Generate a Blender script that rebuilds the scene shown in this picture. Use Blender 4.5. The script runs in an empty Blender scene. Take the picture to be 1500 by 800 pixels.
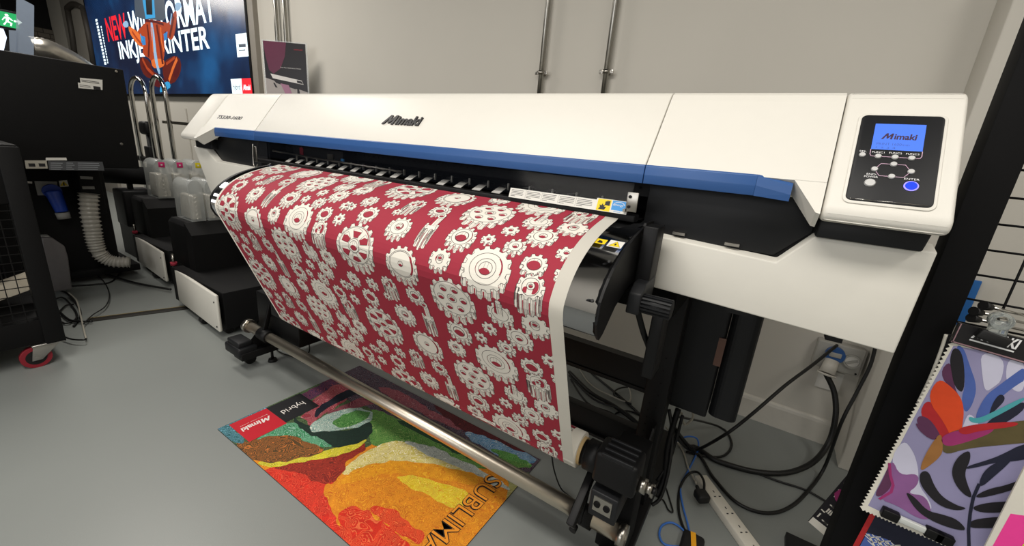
import bpy, bmesh, math, random
from mathutils import Vector, Matrix, noise
from mathutils.geometry import tessellate_polygon
random.seed(4)
COL=bpy.context.scene.collection
PI=math.pi
# ---------------------------------------------------------------- camera (solved from the vanishing points)
RX=Vector((0.83526682,-0.22127392,0.50335594)); RY=Vector((0.54338482,0.19227098,-0.81716878)); RZ=Vector((0.0840374,0.95606994,0.28083446))
CAM=Vector((0,0,1.4)); FPX=596.0
def ray(u,v):
    c=Vector((u-750,-(v-400),-FPX)); return Vector((RX.dot(c),RY.dot(c),RZ.dot(c)))
def on(u,v,ax,val):
    r=ray(u,v); return CAM+r*((val-CAM[ax])/r[ax])
def fl(u,v,z=0.0): return on(u,v,2,z)
def wy(u,v,y): return on(u,v,1,y)
cam=bpy.data.cameras.new('camera'); camo=bpy.data.objects.new('camera',cam); COL.objects.link(camo)
M=Matrix((RX,RY,RZ)).to_4x4(); M.translation=CAM; camo.matrix_world=M
cam.sensor_width=36; cam.lens=FPX/1500*36; cam.clip_start=0.02; cam.clip_end=100
bpy.context.scene.camera=camo
# ---------------------------------------------------------------- materials
def lin(h):
    h=h.lstrip('#'); o=[]
    for i in (0,2,4):
        c=int(h[i:i+2],16)/255; o.append(c/12.92 if c<=0.04045 else ((c+0.055)/1.055)**2.4)
    return tuple(o)+(1,)
MC={}
def mat(name,col,rough=0.5,metal=0.0,var=0.06,scale=30,bump=0.0,bscale=200,emit=0,alpha=1,trans=0,coat=0,spec=0.5,ior=1.45):
    if name in MC: return MC[name]
    m=bpy.data.materials.new(name); m.use_nodes=True; nt=m.node_tree; b=nt.nodes['Principled BSDF']
    c=lin(col); b.inputs['Roughness'].default_value=rough; b.inputs['Metallic'].default_value=metal
    b.inputs['Specular IOR Level'].default_value=spec; b.inputs['IOR'].default_value=ior
    tc=nt.nodes.new('ShaderNodeTexCoord'); nz=nt.nodes.new('ShaderNodeTexNoise'); nz.inputs['Scale'].default_value=scale; nz.inputs['Detail'].default_value=4
    nt.links.new(tc.outputs['Object'],nz.inputs['Vector'])
    mx=nt.nodes.new('ShaderNodeMix'); mx.data_type='RGBA'
    mx.inputs['A'].default_value=tuple(max(0,x*(1-var)) for x in c[:3])+(1,); mx.inputs['B'].default_value=tuple(min(1,x*(1+var)) for x in c[:3])+(1,)
    nt.links.new(nz.outputs['Fac'],mx.inputs['Factor']); nt.links.new(mx.outputs['Result'],b.inputs['Base Color'])
    if bump:
        n2=nt.nodes.new('ShaderNodeTexNoise'); n2.inputs['Scale'].default_value=bscale; n2.inputs['Detail'].default_value=3
        nt.links.new(tc.outputs['Object'],n2.inputs['Vector'])
        bp=nt.nodes.new('ShaderNodeBump'); bp.inputs['Strength'].default_value=bump; bp.inputs['Distance'].default_value=0.002
        nt.links.new(n2.outputs['Fac'],bp.inputs['Height']); nt.links.new(bp.outputs['Normal'],b.inputs['Normal'])
    if emit: nt.links.new(mx.outputs['Result'],b.inputs['Emission Color']); b.inputs['Emission Strength'].default_value=emit
    if alpha<1: b.inputs['Alpha'].default_value=alpha
    if trans: b.inputs['Transmission Weight'].default_value=trans
    if coat: b.inputs['Coat Weight'].default_value=coat; b.inputs['Coat Roughness'].default_value=0.08
    MC[name]=m; return m
def vcmat(name,rough=0.8,emit=0,lines=None):
    m=bpy.data.materials.new(name); m.use_nodes=True; nt=m.node_tree; b=nt.nodes['Principled BSDF']; b.inputs['Roughness'].default_value=rough
    a=nt.nodes.new('ShaderNodeVertexColor'); a.layer_name='Col'; out=a.outputs['Color']
    if lines:
        tc=nt.nodes.new('ShaderNodeTexCoord'); cur=out
        for sc,fr,lo,hi,colr,fac in lines:
            nz=nt.nodes.new('ShaderNodeTexNoise'); nz.inputs['Scale'].default_value=sc; nz.inputs['Detail'].default_value=1.0; nz.inputs['Distortion'].default_value=1.2
            nt.links.new(tc.outputs['Object'],nz.inputs['Vector'])
            mu=nt.nodes.new('ShaderNodeMath'); mu.operation='MULTIPLY'; mu.inputs[1].default_value=fr; nt.links.new(nz.outputs['Fac'],mu.inputs[0])
            si=nt.nodes.new('ShaderNodeMath'); si.operation='SINE'; nt.links.new(mu.outputs[0],si.inputs[0])
            mr=nt.nodes.new('ShaderNodeMapRange'); mr.inputs['From Min'].default_value=lo; mr.inputs['From Max'].default_value=hi; mr.inputs['To Max'].default_value=fac; nt.links.new(si.outputs[0],mr.inputs['Value'])
            mx=nt.nodes.new('ShaderNodeMix'); mx.data_type='RGBA'; mx.inputs['B'].default_value=lin(colr)
            nt.links.new(mr.outputs['Result'],mx.inputs['Factor']); nt.links.new(cur,mx.inputs['A']); cur=mx.outputs['Result']
        out=cur
    nt.links.new(out,b.inputs['Base Color'])
    if emit: nt.links.new(out,b.inputs['Emission Color']); b.inputs['Emission Strength'].default_value=emit
    return m
white=mat('white_plastic','d9d6cd',0.42,var=0.015,bump=0.15,bscale=900)
white2=mat('white_steel','dad7cd',0.5,var=0.02)
blue=mat('blue_plastic','2f568f',0.38,var=0.03)
black=mat('black_steel','0c0c0d',0.5,var=0.15,spec=.3)
blackm=mat('black_matt','080809',0.8,var=0.2,spec=.25)
dkgrey=mat('dark_grey_plastic','18191b',0.5,var=0.1,spec=.35)
blackrub=mat('black_rubber','101010',0.6,var=0.2)
gloss=mat('polished_dark_steel','b4b5b8',0.07,metal=1,var=0.15,scale=6)
chrome=mat('chrome','c9c7c2',0.14,metal=1,var=0.04)
steel=mat('brushed_steel','a8a49c',0.28,metal=1,var=0.05,scale=80)
galv=mat('galvanised_steel','9b9992',0.3,metal=1,var=0.2,scale=60)
paper=mat('white_fabric','dedacf',0.85,var=0.01)
red=mat('maroon_print','972538',0.8,var=0.03,scale=200)
ink=mat('black_ink','33262a',0.8)
shade=mat('grey_hatch','8f8480',0.8)
card=mat('card_core','b59a6c',0.8)
textblk=mat('black_lettering','17171a',0.5)
textwht=mat('white_lettering','e8e8e8',0.5)
label_w=mat('white_label','d9d7d0',0.5)
label_g=mat('grey_label','8b8b88',0.5)
yellow=mat('yellow_sticker','e6c81a',0.5)
cyanb=mat('sky_blue_sticker','3c8fd0',0.5)
cable=mat('black_cable','0d0d0d',0.45)
# ---------------------------------------------------------------- mesh builder
W={}
class MB:
    def __init__(s,*mats): s.bm=bmesh.new(); s.mats=list(mats); s.mi=0; s.smooth=False
    def _fin(s,faces):
        for f in faces: f.material_index=s.mi; f.smooth=s.smooth
    def face(s,pts):
        try:
            f=s.bm.faces.new([s.bm.verts.new(p) for p in pts]); s._fin([f]); return f
        except ValueError: pass
    def hexa(s,P,bev=0,seg=2):
        """8 points: bottom loop 0-3, top loop 4-7"""
        t=bmesh.new(); v=[t.verts.new(p) for p in P]
        for q in ((3,2,1,0),(4,5,6,7),(0,1,5,4),(1,2,6,5),(2,3,7,6),(3,0,4,7)): t.faces.new([v[i] for i in q])
        bmesh.ops.recalc_face_normals(t,faces=t.faces)
        if bev: bmesh.ops.bevel(t,geom=t.edges[:],offset=bev,segments=seg,affect='EDGES',profile=0.5)
        s.merge(t,smooth=bool(bev)); return s
    def merge(s,t,smooth=None,keepmi=False):
        m={}
        for v in t.verts: m[v]=s.bm.verts.new(v.co)
        for f in t.faces:
            try: g=s.bm.faces.new([m[v] for v in f.verts])
            except ValueError: continue
            g.material_index=f.material_index if keepmi else s.mi; g.smooth=s.smooth if smooth is None else smooth
        t.free()
    def box(s,x0,x1,y0,y1,z0,z1,bev=0,seg=2):
        return s.hexa([(x0,y0,z0),(x1,y0,z0),(x1,y1,z0),(x0,y1,z0),(x0,y0,z1),(x1,y0,z1),(x1,y1,z1),(x0,y1,z1)],bev,seg)
    def obox(s,c,a,b,n,bev=0):
        c=Vector(c);a=Vector(a);b=Vector(b);n=Vector(n)
        return s.hexa([c-a-b-n,c+a-b-n,c+a+b-n,c-a+b-n,c-a-b+n,c+a-b+n,c+a+b+n,c-a+b+n],bev)
    def prism(s,pts,d,bev=0,seg=2):
        """planar polygon pts (3D) extruded by d"""
        t=bmesh.new(); d=Vector(d); a=[t.verts.new(p) for p in pts]; b=[t.verts.new(Vector(p)+d) for p in pts]; n=len(pts)
        t.faces.new(a[::-1]); t.faces.new(b)
        for i in range(n): t.faces.new([a[i],a[(i+1)%n],b[(i+1)%n],b[i]])
        bmesh.ops.recalc_face_normals(t,faces=t.faces)
        if bev: bmesh.ops.bevel(t,geom=t.edges[:],offset=bev,segments=seg,affect='EDGES',profile=0.5)
        s.merge(t,smooth=bool(bev)); return s
    def prismx(s,yz,x0,x1,bev=0,seg=2): return s.prism([(x0,p[0],p[1]) for p in yz],(x1-x0,0,0),bev,seg)
    def cyl(s,p0,p1,r,r1=None,n=24,cap=True):
        p0=Vector(p0);p1=Vector(p1); r1=r if r1 is None else r1
        z=(p1-p0).normalized(); x=z.orthogonal().normalized(); y=z.cross(x)
        t=bmesh.new(); A=[];B=[]
        for i in range(n):
            a=2*PI*i/n; o=x*math.cos(a)+y*math.sin(a)
            A.append(t.verts.new(p0+o*r)); B.append(t.verts.new(p1+o*r1))
        sd=[t.faces.new([A[i],A[(i+1)%n],B[(i+1)%n],B[i]]) for i in range(n)]
        for f in sd: f.smooth=True
        if cap: t.faces.new(A[::-1]); t.faces.new(B)
        m={}
        for v in t.verts: m[v]=s.bm.verts.new(v.co)
        for f in t.faces:
            g=s.bm.faces.new([m[v] for v in f.verts]); g.material_index=s.mi; g.smooth=f.smooth
        t.free(); return s
    def ring(s,p0,p1,ro,ri,n=28):
        p0=Vector(p0);p1=Vector(p1); z=(p1-p0).normalized(); x=z.orthogonal().normalized(); y=z.cross(x); L=[]
        for (p,r) in ((p0,ro),(p1,ro),(p1,ri),(p0,ri)):
            L.append([s.bm.verts.new(p+(x*math.cos(2*PI*i/n)+y*math.sin(2*PI*i/n))*r) for i in range(n)])
        for k in range(4):
            a=L[k];b=L[(k+1)%4]
            for i in range(n):
                f=s.bm.faces.new([a[i],a[(i+1)%n],b[(i+1)%n],b[i]]); f.material_index=s.mi; f.smooth=k%2==0
        return s
    def tube(s,pts,r,n=10,smooth_path=True,sub=6,cap=True):
        P=[Vector(p) for p in pts]
        if smooth_path and len(P)>2: P=crom(P,sub)
        rings=[]; up=None
        for i,p in enumerate(P):
            t=(P[min(i+1,len(P)-1)]-P[max(i-1,0)]).normalized()
            if up is None: up=t.orthogonal().normalized()
            up=(up-t*up.dot(t)); up=up.normalized() if up.length>1e-6 else t.orthogonal().normalized()
            q=t.cross(up); rr=r(i/(len(P)-1)) if callable(r) else r
            rings.append([s.bm.verts.new(p+(up*math.cos(2*PI*k/n)+q*math.sin(2*PI*k/n))*rr) for k in range(n)])
        for a,b in zip(rings,rings[1:]):
            for k in range(n):
                f=s.bm.faces.new([a[k],a[(k+1)%n],b[(k+1)%n],b[k]]); f.material_index=s.mi; f.smooth=True
        if cap:
            s._fin([s.bm.faces.new(rings[0][::-1]),s.bm.faces.new(rings[-1])])
        return s
    def ball(s,c,r,sx=1,sy=1,sz=1,seg=16):
        t=bmesh.new(); bmesh.ops.create_uvsphere(t,u_segments=seg,v_segments=seg//2+2,radius=r)
        for v in t.verts: v.co=Vector(c)+Vector((v.co.x*sx,v.co.y*sy,v.co.z*sz))
        s.merge(t,smooth=True); return s
    def strip(s,prof,x0,x1,th=0.002,outward=True):
        """thin curved sheet following a (y,z) profile"""
        n=len(prof); F=[];B=[]
        for i,p in enumerate(prof):
            a=Vector(prof[max(i-1,0)]);b=Vector(prof[min(i+1,n-1)]); d=(b-a).normalized(); nn=Vector((d.y,-d.x))*th
            F.append(Vector(p));B.append(Vector(p)-nn)
        loop=F+B[::-1]; V=[[s.bm.verts.new((x,q.x,q.y)) for q in loop] for x in (x0,x1)]; m=len(loop)
        for i in range(m):
            f=s.bm.faces.new([V[0][i],V[0][(i+1)%m],V[1][(i+1)%m],V[1][i]]); f.smooth=True; f.material_index=s.mi
        for k in (0,1):
            for i in range(n-1):
                f=s.bm.faces.new([V[k][i],V[k][i+1],V[k][m-2-i],V[k][m-1-i]]); f.material_index=s.mi
        return s
    def text(s,txt,O,ux,uy,w,h,depth=0.0006,mi=None,shear=0,bold=0,just=None,stretch=None):
        """lettering fitted into w x h, lower left corner O"""
        t=textmesh(txt,shear,bold); xs=[v.co.x for v in t.vertices]; ys=[v.co.y for v in t.vertices]
        x0,x1,y0,y1=min(xs),max(xs),min(ys),max(ys); O=Vector(O);ux=Vector(ux).normalized();uy=Vector(uy).normalized();n=ux.cross(uy)
        sy=h/(y1-y0); sx=(w/(x1-x0)) if w else sy*(stretch or 1)
        top={}; om=s.mi
        if mi is not None: s.mi=mi
        T=bmesh.new(); T.from_mesh(t)
        if depth: 
            r=bmesh.ops.extrude_face_region(T,geom=T.faces[:]); 
            for v in [g for g in r['geom'] if isinstance(g,bmesh.types.BMVert)]: v.co.z=1
        for v in T.verts: v.co=O+ux*((v.co.x-x0)*sx)+uy*((v.co.y-y0)*sy)+n*(v.co.z*depth)
        bmesh.ops.recalc_face_normals(T,faces=T.faces)
        s.merge(T,smooth=False); s.mi=om; return s
    def build(s,name,parent=None,mats=None,loc=None,recalc=True):
        if recalc: pass
        me=bpy.data.meshes.new(name)
        if parent is not None: org=W[parent]
        elif loc is not None: org=Vector(loc)
        else:
            xs=[v.co for v in s.bm.verts]
            org=Vector(((min(v.x for v in xs)+max(v.x for v in xs))/2,(min(v.y for v in xs)+max(v.y for v in xs))/2,min(v.z for v in xs)))
        for v in s.bm.verts: v.co=v.co-org
        s.bm.to_mesh(me); s.bm.free()
        for m in (mats or s.mats): me.materials.append(m)
        o=bpy.data.objects.new(name,me); COL.objects.link(o)
        if parent is not None: o.parent=parent
        else: o.location=org
        W[o]=org; return o
TM={}
def textmesh(txt,shear,bold):
    k=(txt,shear,bold)
    if k in TM: return TM[k]
    c=bpy.data.curves.new('lettering','FONT'); c.body=txt; c.shear=shear; c.offset=bold; c.resolution_u=4
    o=bpy.data.objects.new('lettering',c); COL.objects.link(o)
    dg=bpy.context.evaluated_depsgraph_get(); me=bpy.data.meshes.new_from_object(o.evaluated_get(dg)); bpy.data.objects.remove(o)
    TM[k]=me; return me
def crom(P,sub):
    out=[]
    for i in range(len(P)-1):
        p0=P[max(i-1,0)];p1=P[i];p2=P[i+1];p3=P[min(i+2,len(P)-1)]
        for k in range(sub):
            t=k/sub; out.append(0.5*((2*p1)+(p2-p0)*t+(2*p0-5*p1+4*p2-p3)*t*t+(3*p1-p0-3*p2+p3)*t**3))
    out.append(P[-1]); return out
def thing(name,label,cat,loc,group=None):
    o=bpy.data.objects.new(name,None); COL.objects.link(o); o.location=loc; o.empty_display_size=0.1
    W[o]=Vector(loc); tag(o,label,cat,group); return o
def tag(o,label,cat,group=None):
    o['label']=label; o['category']=cat
    if group: o['group']=group
    return o
def struct(o): o['kind']='structure'; return o
# ---------------------------------------------------------------- layered flat artwork
class Art:
    def __init__(s): s.bm=bmesh.new(); s.eps=0.00012
    def poly(s,pts,mi,layer,holes=()):
        loops=[[Vector((p[0],p[1],0)) for p in L] for L in [pts]+list(holes)]
        flat=[p for L in loops for p in L]
        V=[s.bm.verts.new((p.x,p.y,layer*s.eps)) for p in flat]
        for t in tessellate_polygon(loops):
            a,b,c=[flat[i] for i in t]; ar=(b-a).cross(c-a).z
            if abs(ar)<1e-12: continue
            t=t if ar>0 else t[::-1]
            try: f=s.bm.faces.new([V[i] for i in t]); f.material_index=mi
            except ValueError: pass
    def stroke(s,pts,w,mi,layer,closed=False):
        P=[Vector((p[0],p[1])) for p in pts]; n=len(P); L=[];R=[]
        for i in range(n):
            if closed: a=P[i-1];b=P[(i+1)%n]
            else: a=P[max(i-1,0)];b=P[min(i+1,n-1)]
            d=(b-a); d=d.normalized() if d.length>1e-9 else Vector((1,0)); m=Vector((-d.y,d.x))*w/2
            L.append(s.bm.verts.new((P[i].x+m.x,P[i].y+m.y,layer*s.eps))); R.append(s.bm.verts.new((P[i].x-m.x,P[i].y-m.y,layer*s.eps)))
        for i in range(n if closed else n-1):
            j=(i+1)%n; f=s.bm.faces.new([R[i],R[j],L[j],L[i]]); f.material_index=mi
    def text(s,txt,x,y,w,h,mi,layer,rot=0,shear=0,bold=0):
        t=textmesh(txt,shear,bold); xs=[v.co.x for v in t.vertices]; ys=[v.co.y for v in t.vertices]
        x0,y0=min(xs),min(ys); sy=h/(max(ys)-y0); sx=w/(max(xs)-x0) if w else sy
        c,q=math.cos(rot),math.sin(rot); V=[]
        for v in t.vertices:
            a=(v.co.x-x0)*sx; b=(v.co.y-y0)*sy; V.append(s.bm.verts.new((x+a*c-b*q,y+a*q+b*c,layer*s.eps)))
        for f in t.polygons:
            try: g=s.bm.faces.new([V[i] for i in f.vertices]); g.material_index=mi
            except ValueError: pass
    def cut(s,axis,vals):
        for v in vals:
            co=[0,0,0];no=[0,0,0]; co[axis]=v; no[axis]=1
            bmesh.ops.bisect_plane(s.bm,geom=s.bm.verts[:]+s.bm.edges[:]+s.bm.faces[:],plane_co=co,plane_no=no)
    def clip(s,x0,x1,y0,y1):
        for co,no in (((x0,0,0),(-1,0,0)),((x1,0,0),(1,0,0)),((0,y0,0),(0,-1,0)),((0,y1,0),(0,1,0))):
            bmesh.ops.bisect_plane(s.bm,geom=s.bm.verts[:]+s.bm.edges[:]+s.bm.faces[:],plane_co=co,plane_no=no,clear_outer=True)
    def into(s,mb,fn):
        for v in s.bm.verts: v.co=fn(v.co.x,v.co.y,v.co.z)
        mb.merge(s.bm,smooth=False,keepmi=True)
def ell(cx,cy,a,b,n=20,a0=0,a1=2*PI,end=False):
    m=n+1 if end else n
    return [(cx+a*math.cos(a0+(a1-a0)*i/n),cy+b*math.sin(a0+(a1-a0)*i/n)) for i in range(m)]
def plane(O,ux,uy):
    O=Vector(O);ux=Vector(ux).normalized();uy=Vector(uy).normalized();n=ux.cross(uy)
    return lambda x,y,z:O+ux*x+uy*y+n*z
def rrect(x0,x1,y0,y1,r,n=5):
    o=[]
    for cx,cy,a in ((x1-r,y1-r,0),(x0+r,y1-r,PI/2),(x0+r,y0+r,PI),(x1-r,y0+r,1.5*PI)):
        o+=[(cx+r*math.cos(a+PI/2*i/n),cy+r*math.sin(a+PI/2*i/n)) for i in range(n+1)]
    return o
def soft(P,n=2):
    for _ in range(n):
        Q=[]
        for i in range(len(P)):
            a=P[i];b=P[(i+1)%len(P)]; Q+=[(a[0]*.75+b[0]*.25,a[1]*.75+b[1]*.25),(a[0]*.25+b[0]*.75,a[1]*.25+b[1]*.75)]
        P=Q
    return P
LOGO_M=[(0,0),(.62,1),(.86,1),(.90,.50),(1.30,1),(1.54,1),(1.36,0),(1.10,0),(1.20,.56),(.84,.12),(.68,.12),(.64,.60),(.27,0)]
def logo(ar,x,y,w,h,mi,layer,rot=0):
    c,q=math.cos(rot),math.sin(rot); k=w/4.6/1.0
    ar.poly([(x+a*k*1.05*c-b*h*q,y+a*k*1.05*q+b*h*c) for a,b in LOGO_M],mi,layer)
    o=w*.365; ar.text('imaki',x+o*c,y+o*q,w-o,h*.98,mi,layer,rot=rot,shear=.1,bold=.03)
def linemat(name,col,l1,l2,f1=.5,f2=.5,sc=7):
    m=bpy.data.materials.new(name); m.use_nodes=True; nt=m.node_tree; b=nt.nodes['Principled BSDF']; b.inputs['Roughness'].default_value=.85
    tc=nt.nodes.new('ShaderNodeTexCoord'); cur=None
    n0=nt.nodes.new('ShaderNodeTexNoise'); n0.inputs['Scale'].default_value=14; n0.inputs['Detail'].default_value=5; n0.inputs['Distortion'].default_value=2; nt.links.new(tc.outputs['Object'],n0.inputs['Vector'])
    m0=nt.nodes.new('ShaderNodeMix'); m0.data_type='RGBA'; c=lin(col); m0.inputs['A'].default_value=tuple(x*.5 for x in c[:3])+(1,); m0.inputs['B'].default_value=tuple(min(1,x*1.6) for x in c[:3])+(1,)
    nt.links.new(n0.outputs['Fac'],m0.inputs['Factor']); cur=m0.outputs['Result']
    for scl,fr,lo,colr,fac in ((sc*1.5,150,.35,l1,min(1,f1*1.25)),(sc*3.2,90,.5,l2,min(1,f2*1.3))):
        nz=nt.nodes.new('ShaderNodeTexNoise'); nz.inputs['Scale'].default_value=scl; nz.inputs['Detail'].default_value=1; nz.inputs['Distortion'].default_value=1.5; nt.links.new(tc.outputs['Object'],nz.inputs['Vector'])
        mu=nt.nodes.new('ShaderNodeMath'); mu.operation='MULTIPLY'; mu.inputs[1].default_value=fr; nt.links.new(nz.outputs['Fac'],mu.inputs[0])
        si=nt.nodes.new('ShaderNodeMath'); si.operation='SINE'; nt.links.new(mu.outputs[0],si.inputs[0])
        mr=nt.nodes.new('ShaderNodeMapRange'); mr.inputs['From Min'].default_value=lo; mr.inputs['From Max'].default_value=1; mr.inputs['To Max'].default_value=fac; nt.links.new(si.outputs[0],mr.inputs['Value'])
        mx=nt.nodes.new('ShaderNodeMix'); mx.data_type='RGBA'; mx.inputs['B'].default_value=lin(colr); nt.links.new(mr.outputs['Result'],mx.inputs['Factor']); nt.links.new(cur,mx.inputs['A']); cur=mx.outputs['Result']
    nt.links.new(cur,b.inputs['Base Color']); return m
# ================================================================ ROOM
YW=2.618
wallm=mat('wall_paint','c9c5bb',0.75,var=0.02,scale=3,bump=0.1,bscale=300)
def floor_mat():
    m=mat('vinyl_floor','888c89',0.36,var=0.05,scale=1.2,bump=0.12,bscale=260,spec=0.4); return m
darkm=mat('dark_ceiling','0b0b0c',0.85); skirtm=mat('skirting_paint','c9c5bb',0.4)
b=MB(floor_mat()); b.box(-13,3,-4,YW+.1,-.05,0); struct(b.build('floor'))
b=MB(wallm); b.box(-13,3.1,YW,YW+.1,0,3.9); struct(b.build('wall_back'))
b=MB(darkm); b.box(-13.1,-13,-4,YW+.1,0,3.9); struct(b.build('wall_left'))
b=MB(wallm); b.box(3,3.1,-4,YW,0,3.9); struct(b.build('wall_right'))
b=MB(wallm); b.box(-13,3,-4.1,-4,0,3.9); struct(b.build('wall_front'))
b=MB(darkm); b.box(-13,3.1,-4.1,YW+.1,3.9,4.0); struct(b.build('ceiling'))
b=MB(skirtm); b.prismx([(YW,0),(YW-.018,0),(YW-.018,.12),(YW-.014,.135),(YW-.008,.142),(YW,.145)],-4.4,.56); struct(b.build('baseboard_back'))
b=MB(wallm); b.box(.565,3,2.42,YW,0,2.27,bev=.006); struct(b.build('trim_1'))     # boxed-out pillar
b=MB(skirtm)
for x in (-8.3,-7.2,-6.2): b.box(x,x+.03,YW-.012,YW,0,1.62)
struct(b.build('trim_2'))
# ceiling lamps of the showroom (outside the frame)
def lamp(x,y,z,sx,sy,power,col=(1,.95,.88)):
    L=bpy.data.lights.new('ceiling_lamp','AREA'); L.shape='RECTANGLE'; L.size=sx; L.size_y=sy; L.energy=power; L.color=col
    o=bpy.data.objects.new('ceiling_lamp',L); COL.objects.link(o); o.location=(x,y,z)
lamp(-.8,-.4,3.4,2.4,.6,58); lamp(-1.6,-2.2,3.4,2.6,.6,28); lamp(1.6,.2,3.4,.6,1.8,26); lamp(-4.6,.9,3.6,1.5,.6,50); lamp(-8.5,1.0,3.6,2.4,.6,60)
# added light behind the camera: bright band on the heater guide, soft front fill
L=bpy.data.lights.new('front_fill_light','AREA'); L.shape='RECTANGLE'; L.size=5.0; L.size_y=1.5; L.energy=52; L.color=(.96,.97,1)
o=bpy.data.objects.new('front_fill_light',L); COL.objects.link(o); o.location=(-1.8,-3.95,2.1); o.rotation_euler=(PI/2,0,0)
wd=bpy.data.worlds.new('world'); bpy.context.scene.world=wd; wd.use_nodes=True; wd.node_tree.nodes['Background'].inputs[0].default_value=(.8,.85,.9,1); wd.node_tree.nodes['Background'].inputs[1].default_value=.05
# ================================================================ PRINTER
pr=thing('wide_format_printer','large white and black wide format printer with blue trim, standing by the grey wall','printer',(-1.33,1.4,0))
FD=Vector((0,.603,.798)).normalized(); FN=Vector((0,-.798,.603)).normalized(); F0=Vector((0,1.015,1.345))
def F(x,t,n=0): return Vector((x,0,0))+F0+FD*t+FN*n
def yzF(t,n=0): p=F(0,t,n); return (p.y,p.z)
ZT=1.592
top=[yzF(.065),yzF(.28),(1.197,1.583),(1.212,1.590),(1.235,ZT),(1.74,ZT),(1.78,1.57),(1.80,1.50),(1.80,1.36),(1.10,1.36)]
full=[(1.030,1.322),(1.018,1.330),yzF(.006),yzF(.28),(1.197,1.583),(1.212,1.590),(1.235,ZT),(1.74,ZT),(1.78,1.57),(1.80,1.50),(1.80,1.322)]
XL,XS1,XS2,XS3,XR=-2.92,-2.167,-.2895,.079,.270
b=MB(white); b.prismx(top,XS1+.0015,XS2-.0015,bev=.0025); b.build('front_cover',pr)
b=MB(white); b.prismx(top,XS2+.0015,XS3-.0012)
b.prism([F(.022,.066),F(XS3-.0012,.066),F(XS3-.0012,-.010),F(.070,-.008)],FN*-.05); b.build('side_cover',pr)
b=MB(white); b.prismx(full,XS3+.0012,XR,bev=.010,seg=4); b.build('end_cover',pr)
b=MB(white); b.prismx(top,-2.70,XS1-.0015); b.prismx(full,XL,-2.71,bev=.010,seg=3)
b.prism([F(-2.575,.066),F(-2.72,.066),F(-2.72,-.012),F(-2.70,-.012)],FN*-.05); b.build('side_cover',pr)
# blue trim
def trimp(n=0): return [(1.052,1.356),(1.050,1.378),(1.0535,1.3985),yzF(.070,.001),(1.09,1.402),(1.09,1.356)]
b=MB(blue); b.prismx(trimp(),XS1+.001,XS2-.001,bev=.0012); b.build('blue_trim',pr)
b=MB(blue); b.prismx(trimp(),XS2+.001,-.045,bev=.0012)
a0=[(-.045,)+tuple(p) for p in trimp()]
tip=[(.022,1.052,1.352),(.022,1.050,1.366),(.022,1.052,1.383),(.022,1.058,1.390),(.022,1.09,1.390),(.022,1.09,1.352)]
t=bmesh.new(); A=[t.verts.new(p) for p in a0]; B=[t.verts.new(p) for p in tip]
for i in range(6): t.faces.new([A[i],A[(i+1)%6],B[(i+1)%6],B[i]])
t.faces.new(B); t.faces.new(A[::-1]); bmesh.ops.recalc_face_normals(t,faces=t.faces); b.merge(t,smooth=False); b.build('blue_trim',pr)
b=MB(blue); b.prismx(trimp(),-2.575,XS1-.001,bev=.0012); b.build('blue_trim',pr)
# black inner body
b=MB(blackm)
b.box(XL+.03,XR-.02,1.36,1.74,1.06,1.40)                      # chassis
b.box(XL+.03,XS1,1.12,1.40,1.20,1.37); b.box(XS2+.005,XR-.02,1.115,1.40,1.20,1.37)
b.box(XL+.05,XR-.03,1.15,1.4,1.085,1.21)
b.build('inner_body',pr)
b=MB(dkgrey); b.prism([(.03,1.112,1.365),(-.286,1.112,1.365),(-.286,1.112,1.225),(.022,1.112,1.225),(.082,1.112,1.29),(.082,1.112,1.335)],(0,.03,0),bev=.002)
b.prism([(.085,1.07,1.335),(.262,1.07,1.335),(.255,1.07,1.285),(.085,1.07,1.285)],(0,.06,0),bev=.004); b.build('inner_panel',pr)
b=MB(dkgrey); b.prism([(-2.18,1.112,1.365),(-2.60,1.112,1.365),(-2.74,1.112,1.32),(-2.74,1.112,1.285),(-2.66,1.112,1.22),(-2.18,1.112,1.22)],(0,.03,0),bev=.002)
b.box(XL+.02,-2.70,1.08,1.13,1.282,1.335,bev=.004); b.build('inner_panel',pr)
# lower white panels with folded top lip
P=[(-.272,1.228),(.030,1.213),(.086,1.283),(.281,1.287),(.275,1.068),(-.262,1.090)]
b=MB(white2); b.prism([(x,1.088,z) for x,z in P],(0,.045,0.012),bev=.004,seg=3); lp=b.build('lower_cover',pr)
for a in ((-.045,.010,1.098,1.13,1.068,1.079),(.16,.19,1.098,1.13,1.060,1.071)):
    b=MB(black); b.box(*a); b.build('cover_clip',pr)
for a in ((-.205,-.175,1.10,1.13,1.236,1.243),(-.082,-.05,1.10,1.13,1.231,1.238)):
    b=MB(steel); b.box(*a); b.build('cover_clip',pr)
P=[(-2.955,1.283),(-2.79,1.275),(-2.69,1.217),(-2.10,1.213),(-2.10,1.07),(-2.72,1.02),(-2.80,1.03)]
b=MB(white2); b.prism([(x,1.088,z) for x,z in P],(0,.045,0.012),bev=.004,seg=3); b.build('lower_cover',pr)
# smoked window
glassm=mat('smoked_window','101216',0.1,alpha=.25,var=0,spec=.2)
b=MB(glassm); b.hexa([(XS1+.03,1.035,1.288),(XS2-.02,1.035,1.288),(XS2-.02,1.038,1.288),(XS1+.03,1.038,1.288),(XS1+.03,1.058,1.356),(XS2-.02,1.058,1.356),(XS2-.02,1.061,1.356),(XS1+.03,1.061,1.356)]); win=b.build('front_window',pr)
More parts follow.
